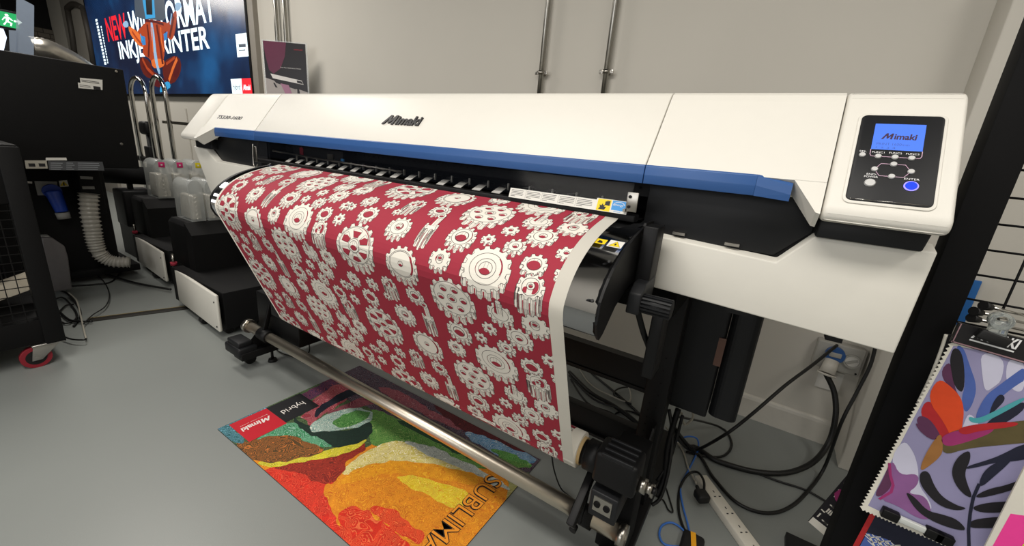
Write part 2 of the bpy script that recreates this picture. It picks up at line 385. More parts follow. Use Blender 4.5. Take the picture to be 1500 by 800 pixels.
# warning strip on the window, right hand end
b=MB(label_w,textblk,yellow,cyanb)
ux=Vector((1,0,0)); uy=Vector((0,.023,.068)).normalized(); O=Vector((-.668,1.028,1.276))
ar=Art(); ar.poly([(0,0),(.272,0),(.272,.028),(0,.028)],0,0)
for c in range(5):
    for r in range(5):
        w_=.046*(1 if r<4 else .4)*random.uniform(.85,1)
        ar.poly([(.006+c*.053,.0225-r*.0044),(.006+c*.053+w_,.0225-r*.0044),(.006+c*.053+w_,.0238-r*.0044),(.006+c*.053,.0238-r*.0044)],1,2)
    if c: ar.poly([(.0025+c*.053,.003),(.003+c*.053,.003),(.003+c*.053,.026),(.0025+c*.053,.026)],1,1)
ar.poly([(.272,0),(.358,0),(.358,.033),(.272,.033)],0,0)
ar.poly([(.276,.001),(.313,.001),(.313,.032),(.276,.032)],2,1); ar.poly([(.316,.007),(.353,.007),(.353,.032),(.316,.032)],3,1)
ar.poly([(.281,.005),(.298,.004),(.302,.012),(.296,.013),(.299,.018),(.293,.016),(.291,.021),(.288,.015),(.283,.017),(.285,.010)],1,2)
ar.poly([(.297,.017),(.310,.016),(.310,.029),(.304,.028),(.303,.031),(.301,.027),(.297,.027)],1,2)
ar.stroke(ell(.3345,.0195,.015,.0095,16,.2,PI,end=True),.0012,0,2); ar.text('energy',.321,.017,.026,.006,0,2,shear=.3); ar.text('star',.324,.002,.02,.004,3,2)
ar.into(b,plane(O+Vector((0,-.0015,0)),ux,uy)); b.prism([O,O+ux*.272,O+ux*.272+uy*.028,O+uy*.028],(0,.0015,0)); b.mi=0
b.prism([O+ux*.272,O+ux*.358,O+ux*.358+uy*.033,O+ux*.272+uy*.033],(0,.0015,0)); b.build('warning_label',pr)
b=MB(steel,black); b.box(-.313,-.285,1.022,1.026,1.285,1.333,bev=.001); b.mi=1
for z in (1.297,1.322): b.cyl((-.305,1.0225,z),(-.305,1.019,z),.004,n=14)
b.mi=0; b.box(-.318,-.312,1.018,1.03,1.283,1.291); b.build('hinge_plate',pr)
b=MB(steel); b.box(-2.135,-2.115,1.03,1.034,1.26,1.33,bev=.001); b.tube([(-2.15,1.035,1.34),(-2.15,1.03,1.25),(-2.13,1.028,1.235),(-2.11,1.03,1.25)],.003); b.build('hinge_plate',pr)
# interior: perforated rail, head carriage, pinch rollers, front bar
b=MB(black,blackm); b.box(XS1+.02,XS2,1.19,1.21,1.315,1.358); b.mi=1
for i in range(60):
    x=-2.10+i*.03; b.cyl((x,1.189,1.338),(x,1.1885,1.338),.004,n=8)
b.build('perforated_rail',pr)
b=MB(dkgrey,red,steel,cyanb); b.box(-1.98,-1.60,1.13,1.21,1.295,1.35,bev=.004); b.mi=1; b.box(-1.915,-1.89,1.126,1.131,1.305,1.345); b.mi=2
b.tube([(-2.10,1.10,1.315),(-1.7,1.10,1.306),(-1.2,1.10,1.300)],.004,smooth_path=False); b.box(-1.70,-1.66,1.124,1.131,1.30,1.33); b.mi=3; b.box(-1.585,-1.565,1.11,1.115,1.305,1.318); b.build('print_carriage',pr)
b=MB(black); b.box(XS1,XS2,1.035,1.075,1.258,1.276,bev=.003); b.box(XS1,XS2,1.075,1.36,1.20,1.262); b.build('platen',pr)
def pinch(x):
    b=MB(label_w,black); b.prism([(x-.026,1.08,1.268),(x+.008,1.08,1.268),(x+.022,1.105,1.290),(x-.010,1.105,1.290)],(0,.01,.003),bev=.001)
    b.box(x+.020,x+.024,1.118,1.125,1.285,1.307); b.mi=1; b.box(x-.012,x+.012,1.13,1.17,1.27,1.30,bev=.002); b.build('pinch_roller',pr)
for i in range(21): pinch(-1.955+i*.08)
# heater guide
def bez(p0,p1,p2,p3,n):
    return [tuple((1-t)**3*a+3*(1-t)**2*t*b_+3*(1-t)*t*t*c+t**3*d for a,b_,c,d in zip(p0,p1,p2,p3)) for t in [i/(n-1) for i in range(n)]]
topc=bez((1.02,1.258),(0.90,1.235),(0.80,1.195),(0.765,1.11),20)
gprof=[(1.075,1.262)]+[(y+.006,z-.005) for y,z in topc]+[(.769,1.09),(.774,1.07),(.783,1.05),(.792,1.036),(.805,1.030)]
b=MB(gloss); b.strip(gprof,-1.99,-.262,.003); b.build('heater_guide',pr)
ep=[(1.10,1.262),(1.03,1.262)]+[(y+.004,z-.003) for y,z in topc[::2]]+[(.772,1.07),(.785,1.04),(.80,1.026),(.82,1.034),(.88,1.083),(.962,1.115),(1.10,1.12)]
b=MB(black,chrome); b.prismx(ep,-.262,-.256); b.build('guide_end_plate',pr)
b=MB(black); b.prismx(ep,-2.01,-1.991,bev=.002); b.build('guide_end_plate',pr)
for t in (11,18):
    y,z=topc[t]; b=MB(black); b.cyl((-.275,y+.008,z-.006),(-.275,y+.003,z-.002),.0035,n=10); b.build('screw',pr)
b=MB(label_w,yellow,textblk)
y0,z0=topc[5];y1,z1=topc[8]; uy=Vector((0,y0-y1,z0-z1)).normalized()
ar=Art(); ar.poly([(.032,0),(.066,0),(.066,.03),(.032,.03)],0,0); ar.poly([(.036,.004),(.062,.004),(.049,.027)],1,1); ar.stroke([(.036,.004),(.062,.004),(.049,.027)],.0014,2,2,closed=True); ar.poly([(.0475,.009),(.0505,.009),(.0515,.017),(.0465,.017)],2,2)
ar.poly([(0,.004),(.026,.004),(.026,.026),(0,.026)],1,0); ar.poly([(.006,.008),(.02,.008),(.016,.018),(.008,.02)],2,1)
ar.into(b,plane(Vector((-.333,y1+.003,z1-.001)),(1,0,0),uy)); b.build('warning_sticker',pr)
b=MB(blackm); b.box(-1.985,-.262,.82,1.15,1.10,1.115); b.box(-2.75,-.17,1.15,1.36,1.0,1.07); b.build('guide_support',pr)
b=MB(black); b.box(-.250,-.215,.985,1.05,1.06,1.262,bev=.003); b.build('side_bracket',pr)
# pressure lever with ribbed grip
b=MB(dkgrey); b.cyl((-.22,.95,1.085),(-.145,.95,1.085),.021,n=20)
for i in range(16):
    a=2*PI*i/16; b.obox((-.180,.95+math.cos(a)*.021,1.085+math.sin(a)*.021),(.034,0,0),(0,math.cos(a)*.003,math.sin(a)*.003),(0,-math.sin(a)*.0022,math.cos(a)*.0022))
b.prismx([(.92,1.06),(.985,1.06),(1.04,1.10),(1.04,1.135),(.955,1.13),(.925,1.11)],-.243,-.212,bev=.004); b.build('pressure_lever',pr)
b=MB(black); b.box(-.20,-.17,1.02,1.10,.86,1.06,bev=.003); b.tube([(-.235,1.0,1.05),(-.215,1.03,.98),(-.20,1.06,.93),(-.20,1.1,.88)],.008); b.build('lever_bracket',pr)
# control panel
def panelpos(x,t,n): return F(x,t,n)
pf=lambda O:plane(F(O[0],O[1],O[2]),(1,0,0),FD)
b=MB(white); b.prism([F(x,t,0) for x,t in rrect(.106,.243,.022,.246,.014)],FN*.0025,bev=.001); 
cp=b.build('panel_rim',pr)
b=MB(dkgrey); b.prism([F(x,t,.0005) for x,t in rrect(.111,.238,.028,.240,.010)],FN*.0038,bev=.0012); cp=b.build('control_panel',pr)
scrm=mat('lcd_screen','4268c8',0.3,var=0.05,emit=.5); pinkl=mat('pale_pink_line','c9a7bd',0.5)
b=MB(scrm,mat('lcd_text','3a2440',0.5),mat('lcd_text_soft','3f60b0',.5)); ar=Art(); ar.poly([(.135,.152),(.212,.152),(.212,.217),(.135,.217)],0,0)
logo(ar,.1475,.178,.054,.015,1,1); ar.text('PRINT 1600mm',.142,.163,.05,.006,2,1); ar.text('1 2 3 4',.142,.155,.03,.004,2,1)
ar.into(b,pf((0,0,.0047))); b.build('lcd_screen',cp)
b=MB(pinkl,textwht); ar=Art(); 
ar.stroke([(.135,.152),(.135,.140),(.137,.1355),(.141,.135),(.206,.135),(.210,.1355),(.212,.140),(.212,.152)],.0011,0,0)
ar.stroke([(.1465,.1035),(.155,.118),(.191,.118),(.2003,.1035),(.191,.089),(.155,.089)],.0011,0,0,closed=True)
for tx,x,y,w_ in (('FUNC1',.138,.1430,.019),('FUNC2',.164,.1430,.019),('FUNC3',.189,.1430,.019),('SEL',.118,.1435,.011),('ENTER',.192,.0845,.022),('END-',.136,.089,.016),('POWER',.133,.083,.021)): ar.text(tx,x,y,w_,.004,1,0)
ar.into(b,pf((0,0,.0047))); b.build('panel_marking',cp)
btn=mat('button_grey','c4c4c2',0.35)
for x,t,r in ((.1235,.1364,.0055),(.1482,.135,.0055),(.1735,.135,.0055),(.198,.135,.0055),(.1735,.118,.0055),(.1465,.1035,.0055),(.2003,.1035,.0055),(.1735,.089,.0055),(.1435,.0704,.0090)):
    b=MB(btn); b.cyl(F(x,t,.004),F(x,t,.0062),r,n=24); b.cyl(F(x,t,.0062),F(x,t,.0072),r,r*.75,n=24); b.build('button',cp)
b=MB(mat('lit_button','1632f0',0.3,emit=.9),mat('lit_rim','8f86ff',.4,emit=.6)); b.cyl(F(.2035,.0708,.004),F(.2035,.0708,.0068),.0085,n=28); b.mi=1; b.ring(F(.2035,.0708,.004),F(.2035,.0708,.0055),.0108,.0087); o=b.build('button',cp); o['label']='glowing blue enter button'
b=MB(chrome); b.tube([F(.118,.031,.0045),F(.14,.0305,.005),F(.23,.0315,.0045)],.0006,smooth_path=False); b.build('panel_edge',cp)
# logos
b=MB(textblk); ar=Art(); ar.eps=1e-7; logo(ar,0,0,.197,.042,0,0)
r_=bmesh.ops.extrude_face_region(ar.bm,geom=ar.bm.faces[:])
for v in [g for g in r_['geom'] if isinstance(g,bmesh.types.BMVert)]: v.co.z=.005
bmesh.ops.recalc_face_normals(ar.bm,faces=ar.bm.faces); ar.into(b,plane(F(-1.318,.150,.0),(1,0,0),FD)); o=b.build('logo',pr); o['label']='raised black maker logo on the cover'
b=MB(textblk); b.text('TS330-1600',F(-2.63,.128,.0),(1,0,0),FD,.262,.022,depth=.001,shear=.25,bold=.01); b.build('model_lettering',pr)
# stand
for x in (-.25,-2.53):
    b=MB(black,blackm); b.box(x,x+.08,1.40,1.50,.12,1.02,bev=.003); b.mi=1
    for k in range(9): b.cyl((x+.025,1.3995,.33+.03*k),(x+.025,1.399,.33+.03*k),.003,n=8); b.cyl((x+.05,1.3995,.36+.05*k),(x+.05,1.399,.36+.05*k),.003,n=8)
    b.build('leg',pr)
    b=MB(black); b.box(x+.0,x+.10,1.00,1.95,.085,.13,bev=.003)
    b.prismx([(1.02,.13),(1.30,.13),(1.40,.42),(1.40,.50),(1.36,.50)],x+.06,x+.066); b.build('foot',pr)
    for y in (1.09,1.87):
        xx=x-.02 if x<-1 else x+.06
        b=MB(blackrub,dkgrey); b.cyl((xx-.022,y,.033),(xx+.022,y,.033),.033,n=24); b.mi=1; b.box(xx-.012,xx+.012,y-.02,y+.03,.055,.088,bev=.003); b.build('castor',pr)
        b=MB(blackrub); b.cyl((x+.06,y+.10,0),(x+.06,y+.10,.018),.028,.022,n=20); b.cyl((x+.06,y+.10,.01),(x+.06,y+.10,.1),.008,n=12); b.build('levelling_foot',pr)
b=MB(black); b.prismx([(1.43,.60),(1.47,.60),(1.47,.70),(1.43,.70)],-2.45,-.25); b.box(-2.45,-.25,1.425,1.475,.585,.60); b.build('crossbeam',pr)
b=MB(black); b.box(-2.45,-.25,1.43,1.47,.33,.42,bev=.002); b.box(-2.45,-.25,1.415,1.475,.318,.33); b.build('crossbeam',pr)
# take-up unit (right) with motor, bracket, arm
b=MB(black); b.box(-.275,-.15,.985,1.08,.50,.605,bev=.012,seg=3); b.cyl((-.31,1.035,.545),(-.262,1.035,.545),.047,n=28); b.build('take_up_motor',pr)
b=MB(dkgrey)
for k in range(4): b.box(-.255,-.165,.982+k*.026,.990+k*.026,.600,.611,bev=.002)
b.build('motor_rib',pr)
b=MB(blackm); b.box(-.265,-.165,1.13,1.26,.13,.52,bev=.004); b.build('take_up_bracket',pr)
b=MB(dkgrey,blackm,steel); b.box(-.268,-.185,.985,1.13,.385,.475,bev=.004); b.mi=2; b.box(-.255,-.20,.982,.985,.41,.46); b.mi=1
for x in (-.243,-.214): b.cyl((x,.985,.435),(x,.979,.435),.010,n=16)
b.build('socket_plate',pr)
b=MB(steel,black); b.cyl((-.15,1.035,.525),(-.128,1.035,.525),.022,n=24); b.cyl((-.128,1.035,.525),(-.112,1.035,.525),.015,n=16); b.cyl((-.118,1.05,.51),(-.108,1.05,.51),.02,n=8); b.mi=1; b.cyl((-.112,1.035,.525),(-.100,1.035,.525),.010,n=12); b.build('coupling',pr)
b=MB(black); b.obox((-.305,1.045,.39),(.012,0,0),(0,.085,.06),(0,.010,-.014),bev=.002); b.obox((-.305,1.06,.32),(.008,0,0),(0,.012,.05),(0,.012,-.003),bev=.002); b.cyl((-.34,1.08,.275),(-.27,1.08,.275),.036,n=24); b.cyl((-.315,1.04,.255),(-.315,1.02,.25),.012,n=12); b.build('dancer_arm',pr)
b=MB(black); b.obox((-2.30,1.10,.37),(.008,0,0),(0,.03,.10),(0,.012,-.004),bev=.002); b.cyl((-2.34,1.08,.275),(-2.25,1.08,.275),.036,n=24); b.build('dancer_arm',pr)
b=MB(black); b.box(-2.45,-2.02,1.12,1.35,.27,.50,bev=.006); b.prismx([(1.0,.50),(1.12,.50),(1.12,.62),(1.0,.6)],-2.05,-1.96,bev=.004); b.build('take_up_support',pr)
b=MB(dkgrey); b.box(-2.62,-2.44,.99,1.10,.10,.16,bev=.012); b.box(-2.60,-2.46,1.0,1.08,.155,.19,bev=.008); b.build('foot_pedal',pr)
b=MB(mat('bright_bar','d6cdbd',0.36,metal=1,var=.02),steel); b.cyl((-2.49,1.08,.275),(-.17,1.08,.275),.027,n=32); b.mi=1
b.ring((-2.50,1.08,.275),(-2.47,1.08,.275),.040,.026); b.ring((-.185,1.08,.275),(-.16,1.08,.275),.036,.026); b.build('tension_bar',pr)
b=MB(steel); b.cyl((-.21,1.05,.19),(-.20,1.0,.16),.014,n=14); b.cyl((-.24,1.03,.19),(-.18,1.03,.19),.010,n=12); b.build('adjuster',pr)
# waste and ink box beside the right leg
def wb(x0,x1,y0,y1,z0,z1,r): 
    return [(x,y) for x,y in rrect(x0,x1,y0,y1,r)]
b=MB(dkgrey); b.prism([(x,y,.50) for x,y in rrect(-.205,-.043,1.56,1.70,.012)],(0,0,.56)); b.build('waste_box',pr)
b=MB(dkgrey); b.prism([(x,y,.515) for x,y in rrect(-.040,.055,1.56,1.72,.03)],(0,0,.54)); b.build('waste_box',pr)
b=MB(mat('copper_brown','6a4c40',.5)); b.box(-.062,-.038,1.556,1.564,.72,.83); b.build('box_insert',pr)
b=MB(black); b.tube([(-.14,1.55,.5),(-.145,1.52,.35),(-.13,1.50,.22),(-.14,1.47,.14)],.011); b.tube([(-.12,1.55,.48),(-.125,1.52,.3),(-.15,1.48,.2)],.006); b.build('cable_bundle',pr)
# ================================================================ PRINTED FABRIC
RC=(1.035,.545); RR=.055
arcp=[(RC[0]+(RR+.0008*k/12)*math.cos(a),RC[1]+(RR+.0008*k/12)*math.sin(a)) for k,a in enumerate([math.radians(205+k*15) for k in range(25)])]
PR=[(1.06,1.2705)]+topc+[(.7595,1.095),(.7605,1.080),(.764,1.062)]+arcp
SS=[0]
for p,q in zip(PR,PR[1:]): SS.append(SS[-1]+math.dist(p,q))
NN=[]
for i in range(len(PR)):
    a=Vector(PR[max(i-1,0)]);c=Vector(PR[min(i+1,len(PR)-1)]); d=(c-a).normalized(); NN.append(Vector((d.y,-d.x)))
def onprof(x,ns,h):
    s=max(0,min(-ns,SS[-1]-1e-6)); i=0
    while i<len(SS)-2 and SS[i+1]<s: i+=1
    k=(s-SS[i])/(SS[i+1]-SS[i]); k=max(0,min(1,k)); p=Vector(PR[i]).lerp(Vector(PR[i+1]),k); n=NN[i].lerp(NN[i+1],k).normalized(); p=p+n*h
    return Vector((x,p.x,p.y))
PAP,RED,BLK,SHD=0,1,2,3
SQ=.86
def gearpts(cx,cy,r,n,root=.80,ph=0.0):
    o=[]
    for k in range(n):
        a=2*PI*(k+ph)/n; st=2*PI/n
        for da,rr in ((-.31,root),(-.18,1),(.18,1),(.31,root)):
            o.append((cx+r*rr*math.cos(a+da*st),cy+r*rr*SQ*math.sin(a+da*st)))
    return o
def lens(cx,cy,a,b_,d,n=12):
    """part of a hole left open below its far inner wall"""
    k=min(.98,d/(2*b_)); th=math.asin(k)
    low=[(cx+a*math.cos(t),cy+b_*math.sin(t)) for t in [PI+th+(PI-2*th)*i/n for i in range(n+1)]]
    upp=[(cx+a*math.cos(t),cy-d+b_*math.sin(t)) for t in [th+(PI-2*th)*i/n for i in range(n+1)]]
    return low+upp[1:-1]
LW=.0012
def hole(ar,cx,cy,a,d,L=5,b_=None):
    b_=b_ or a*SQ; ar.poly(ell(cx,cy,a,b_),PAP,L); ar.stroke(ell(cx,cy,a,b_),LW,BLK,L+3,True)
    ar.poly(lens(cx,cy,a*.97,b_*.97,d),RED,L+1)
    ar.stroke([(cx+.2*a,cy+b_*.9),(cx+.2*a,cy+b_*.9-d)],LW*.7,SHD,L+2); ar.stroke([(cx-.3*a,cy+b_*.9),(cx-.3*a,cy+b_*.9-d)],LW*.7,SHD,L+2)
def gear(ar,kind,cx,cy,r,L=None,n=None):
    n=n or (16 if r>.085 else 14 if r>.06 else 12 if r>.045 else 10 if r>.034 else 9 if r>.029 else 7)
    big=r>.06
    L=L or {'drum':r*1.35,'tower':r*2.6}.get(kind,r*.31 if r>.03 else r*.25)
    r=r*.975; root=.79 if r>.031 else .70
    if big: root=.86
    G=gearpts(cx,cy,r,n,root,ph=.25); N=len(G)
    for i in range(N):
        a=G[i];c=G[(i+1)%N]; dx=c[0]-a[0]
        if dx>1e-6 or (a[1]+c[1])/2<cy:      # edge facing down: side wall shows
            ar.poly([(a[0],a[1]-L),(c[0],c[1]-L),c,a],PAP,1)
            tooth=(i%4==1)
            for p in (a,c): ar.stroke([p,(p[0],p[1]-L)],LW*.8,BLK,2)
            if tooth and r>.03:
                for f in (.35,.7): q=(a[0]+(c[0]-a[0])*f,a[1]+(c[1]-a[1])*f); ar.stroke([q,(q[0],q[1]-L*.95)],LW*.6,SHD,2)
            if i%4==3 and dx>0:
                m=((a[0]+c[0])/2,(a[1]+c[1])/2); w_=abs(dx)*.22
                ar.poly([(m[0]-w_,m[1]-L),(m[0]+w_,m[1]-L),(m[0]+w_,m[1]-L*.25),(m[0]-w_,m[1]-L*.25)],RED,2)
    ar.poly(G,PAP,3); ar.stroke(G,LW,BLK,4,True)
    E=lambda f,l=6,w_=1: ar.stroke(ell(cx,cy,r*f,r*f*SQ,28),LW*w_,BLK,l,True)
    def cres(f,a0=-.5,a1=.7,w_=.05,mi=RED):
        o=ell(cx,cy,r*f,r*f*SQ,10,a0,a1,end=True); i=ell(cx-r*w_*.6,cy,r*(f-w_*.3),r*(f-w_*.3)*SQ,10,a0,a1,end=True)[::-1]; ar.poly(o+i,mi,6)
    if kind=='small': hole(ar,cx,cy,r*.27,r*.12)
    elif kind=='open': hole(ar,cx,cy,r*.55,r*.18)
    elif kind=='ringboss': E(.70); cres(.70); E(.45); hole(ar,cx,cy,r*.43,r*.22)
    elif kind=='boss': E(.62); cres(.62); hole(ar,cx,cy,r*.27,r*.2)
    elif kind=='boss2': E(.68); E(.34); cres(.34,-1.2,1.2,.08); hole(ar,cx,cy,r*.24,r*.2)
    elif kind=='disc':
        E(.76); E(.70); cres(.76,-.7,.8,.12); cres(.1,0,1,.01); hole(ar,cx-r*.02,cy+r*.03,r*.15,r*.13)
    elif kind=='square':
        E(.66); cres(.66,-.2,.9,.06); E(.41); cres(.41,2.6,4.2,-.05); hole(ar,cx,cy,r*.27,r*.22)
    elif kind=='six':
        E(.82); cres(.82,.9,1.8,.04)
        for k in range(6):
            a=PI/3*k+PI/6*0+.1; hole(ar,cx+r*.53*math.cos(a),cy+r*.53*SQ*math.sin(a),r*.150,r*.10,5)
        E(.21); hole(ar,cx,cy,r*.13,r*.07)
    elif kind=='spoke':
        E(.80); E(.84,6,.7); cres(.80,.2,1.4,.05)
        for k in range(6):
            a=PI/3*k+PI/6+.05
            pts=[(cx+r*f*math.cos(a+da),cy+r*f*SQ*math.sin(a+da)) for f,da in ((.34,-.30),(.70,-.34),(.74,0),(.70,.34),(.34,.30))]
            ar.poly(pts,PAP,5); d=r*.12; 
            pin=[(p[0],min(p[1],max(q[1] for q in pts)-d)) for p in pts]
            ar.poly([(cx+(p[0]-cx),p[1]) for p in pin],RED,6); ar.stroke(pts,LW,BLK,7,True)
        ar.poly(ell(cx,cy,r*.29,r*.29*SQ),PAP,8); ar.stroke(ell(cx,cy,r*.29,r*.29*SQ),LW*1.3,BLK,9,True); hole(ar,cx,cy,r*.20,r*.15,10)
    elif kind=='raised':
        ar.poly(ell(cx-r*.05,cy,r*.38,r*.36*SQ),RED,5); ar.poly([(cx-r*.30,cy+r*.1)]+ell(cx,cy-r*.1,r*.30,r*.26,10,PI,2*PI,end=True)+[(cx+r*.30,cy+r*.1)],PAP,6)
        ar.stroke(ell(cx,cy-r*.1,r*.30,r*.26,10,PI,2*PI,end=True),LW,BLK,7); ar.poly(ell(cx,cy+r*.12,r*.30,r*.25),PAP,8); ar.stroke(ell(cx,cy+r*.12,r*.30,r*.25),LW,BLK,9,True); hole(ar,cx,cy+r*.12,r*.19,r*.1,10)
    elif kind=='pin':
        E(.62); h=r*.95; w_=r*.21
        ar.poly([(cx-w_*2.0,cy),(cx-w_,cy-.1*r),(cx-w_,cy+h*.9),(cx-w_*1.6,cy+h*.8)],RED,5)
        ar.poly([(cx-w_,cy-r*.1),(cx,cy-r*.2),(cx+w_,cy-r*.1),(cx+w_,cy+h),(cx-w_,cy+h)],PAP,6); ar.poly(ell(cx,cy+h,w_,w_*.7),PAP,7)
        ar.stroke(ell(cx,cy+h,w_,w_*.7),LW,BLK,8,True); ar.stroke([(cx-w_,cy-r*.1),(cx-w_,cy+h)],LW,BLK,8); ar.stroke([(cx+w_,cy-r*.1),(cx+w_,cy+h)],LW,BLK,8)
        for f in (-.5,-.2,.5): ar.stroke([(cx+w_*f,cy),(cx+w_*f,cy+h*.8)],LW*.8,SHD,8)
    elif kind=='drum':
        ar.poly(ell(cx,cy,r*.62,r*.56),PAP,5); ar.stroke(ell(cx,cy,r*.62,r*.56),LW,BLK,8,True)
        ar.poly(ell(cx+r*.25,cy-r*.02,r*.30,r*.40),RED,6); ar.poly(ell(cx-r*.3,cy-r*.25,r*.2,r*.2),RED,6)
        ar.poly([(cx-r*.18,cy-r*.45),(cx+r*.18,cy-r*.45),(cx+r*.22,cy+r*.05),(cx-r*.22,cy+r*.05)],PAP,7); ar.poly(ell(cx,cy+r*.05,r*.28,r*.24),PAP,9); ar.stroke(ell(cx,cy+r*.05,r*.28,r*.24),LW,BLK,10,True); hole(ar,cx,cy+r*.05,r*.14,r*.06,11)
    elif kind=='tower':
        h=r*2.0; w_=r*.62
        ar.poly([(cx-w_,cy),(cx+w_,cy),(cx+w_,cy+h),(cx-w_,cy+h)],PAP,5); ar.poly([(cx-w_,cy),(cx-w_*.3,cy),(cx-w_*.3,cy+h*.8),(cx-w_,cy+h)],RED,6)
        ar.stroke([(cx-w_,cy),(cx-w_,cy+h)],LW,BLK,7); ar.stroke([(cx+w_,cy),(cx+w_,cy+h)],LW,BLK,7)
        for f in (.1,.35,.7): ar.stroke([(cx+w_*f,cy),(cx+w_*f,cy+h*.8)],LW*.7,SHD,7)
        ar.poly(ell(cx,cy+h,w_,w_*.8),PAP,8); ar.stroke(ell(cx,cy+h,w_,w_*.8),LW,BLK,9,True); hole(ar,cx,cy+h,w_*.55,w_*.3,10)
TILE=[('six',-.66,.483,.078),('pin',-.505,.482,.041),('raised',-.405,.482,.040),('square',-.553,.368,.074),('drum',-.42,.382,.038),('disc',-.832,.420,.064),('raised',-.698,.375,.036),('spoke',-1.035,.405,.088),
('small',-.352,.334,.026),('small',-.374,.277,.025),('open',-.433,.328,.035),('boss',-.457,.236,.041),('boss',-.505,.290,.031),('small',-.550,.238,.025),('small',-.588,.287,.022),('ringboss',-.668,.298,.046),('tower',-.785,.285,.024),('ringboss',-.812,.212,.036),('boss2',-.892,.313,.046),('drum',-.918,.200,.032),('boss',-1.005,.226,.029),('open',-1.045,.291,.039),('boss',-1.100,.232,.033),('small',-1.143,.278,.021),
('small',-.948,.258,.018)]
TX,TS=.797,.308
xp0,xp1=-1.918,-.366
ar=Art()
for i in range(-2,2):
    for j in range(-1,4):
        for k,cx,s,r in TILE:
            if r<=0: continue
            x=cx+.55+i*TX-.55+(.797-TX); y=s+j*TS-.0393
            if x+r<xp0 or x-r>xp1 or y+r*2<0 or y-r*2>SS[-1]: continue
            gear(ar,k,x,-y,r)
send=SS[-1]-.0005
ar.poly([(xp0,-send),(xp1,-send),(xp1,-.002),(xp0,-.002)],RED,0)
ar.clip(xp0,xp1,-send,-.002)
ar.cut(1,[-s for s in SS[1:-1]])
mc=thing('printed_fabric_roll','white fabric printed with maroon and white cogwheels, hanging from the printer onto its roll','fabric',(-1.13,RC[0],RC[1]))
b=MB(paper,red,ink,shade)
ar.into(b,lambda x,y,z:onprof(x,y,z+.0002))
b.strip(PR,-1.932,-.331,.0006); b.build('printed_sheet',mc)
b=MB(card,black); b.ring((-1.94,RC[0],RC[1]),(-.322,RC[0],RC[1]),.043,.0385); b.build('cardboard_core',mc)
b=MB(paper); b.ring((-1.932,RC[0],RC[1]),(-.331,RC[0],RC[1]),RR-.001,.0435); b.build('wound_fabric',mc)
b=MB(black); b.cyl((-.322,RC[0],RC[1]),(-.30,RC[0],RC[1]),.038,n=28); b.build('core_holder',pr)
b=MB(black); b.cyl((-2.0,RC[0],RC[1]),(-1.94,RC[0],RC[1]),.038,n=28); b.build('core_holder',pr)
# ================================================================ FLOOR MAT
b=MB(); PTS=[((325,630),'2f6f8f'),((345,650),'5b8f9a'),((365,655),'40606a'),((340,615),'6a5a90'),((380,600),'4a3a78'),((430,570),'3a2a60'),((470,550),'7a2030'),((500,545),'b07040'),((520,540),'8a3a40'),((390,680),'a05a30'),((375,665),'5c5040'),((410,672),'c89030'),((440,660),'8a6a40'),((455,640),'4f8a50'),((470,625),'3f8a45'),((500,620),'57a050'),((520,640),'2a5a38'),((500,660),'b8b840'),((470,600),'b04050'),((440,610),'2a3f70'),((450,590),'a03848'),((500,590),'1c2450'),((530,585),'702a50'),((560,580),'202038'),((540,600),'3a8a90'),((550,565),'b05a40'),((590,600),'342a58'),((620,620),'5a8fa0'),((560,620),'a0a8a0'),((580,640),'c8c890'),((555,650),'e0d048'),((620,640),'b8c8a0'),((650,650),'4a9040'),((690,660),'3f7a40'),((640,610),'6a2030'),((680,625),'702430'),((720,640),'5a1a28'),((740,660),'486890'),((700,680),'c0c890'),((660,680),'e0c040'),((720,690),'f0a020'),((400,700),'d03a20'),((420,690),'d8402a'),((450,690),'d02a1c'),((480,700),'d85020'),((450,730),'d83018'),((490,770),'d02a18'),((520,720),'f08a1c'),((560,690),'f0b020'),((600,680),'f4c428'),((600,720),'f09a18'),((560,740),'e87018'),((640,740),'f0a01c'),((600,770),'e87c18'),((540,780),'d84018'),((650,780),'f08a18'),((690,750),'f0901c'),((700,790),'e88018'),((750,690),'a0a060'),((770,680),'587050'),((500,560),'402040'),((560,545),'40202c'),((600,560),'281830')]
CP=[(fl(*p),lin(c)) for p,c in PTS]
MX0,MX1,MY0,MY1=-2.015,-.672,.69,1.50
m_=bmesh.new(); NX,NY=190,115; cl=m_.loops.layers.float_color.new('Col'); vc={}
def matcol(x,y):
    wv=noise.noise_vector(Vector((x*2.6,y*2.6,.3)))*.10+noise.noise_vector(Vector((x*8,y*8,2.3)))*.025; x+=wv.x; y+=wv.y
    r=g=bb=ws=0
    for p,c in CP:
        d=((p.x-x)**2+(p.y-y)**2+1e-5)**-3.2; r+=c[0]*d; g+=c[1]*d; bb+=c[2]*d; ws+=d
    return (r/ws,g/ws,bb/ws,1)
V=[[m_.verts.new((MX0+(MX1-MX0)*i/NX,MY0+(MY1-MY0)*j/NY,.0052)) for j in range(NY+1)] for i in range(NX+1)]
Cc=[[matcol(V[i][j].co.x,V[i][j].co.y) for j in range(NY+1)] for i in range(NX+1)]
for i in range(NX):
    for j in range(NY):
        f=m_.faces.new([V[i][j],V[i+1][j],V[i+1][j+1],V[i][j+1]])
        for l,(a,c) in zip(f.loops,((i,j),(i+1,j),(i+1,j+1),(i,j+1))): l[cl]=Cc[a][c]
me=bpy.data.meshes.new('printed_top'); 
fm=thing('printed_floor_mat','colourful printed floor mat with swirling rainbow artwork lying under the front of the printer','mat',(-1.34,1.09,0))
for v in m_.verts: v.co-=W[fm]
m_.to_mesh(me); m_.free()
me.materials.append(vcmat('mat_artwork',.85,lines=[(5,170,.82,1.0,'f6ecd0',.45),(8,120,.85,1.0,'1a1420',.55)]))
o=bpy.data.objects.new('printed_top',me); COL.objects.link(o); o.parent=fm; W[o]=W[fm]
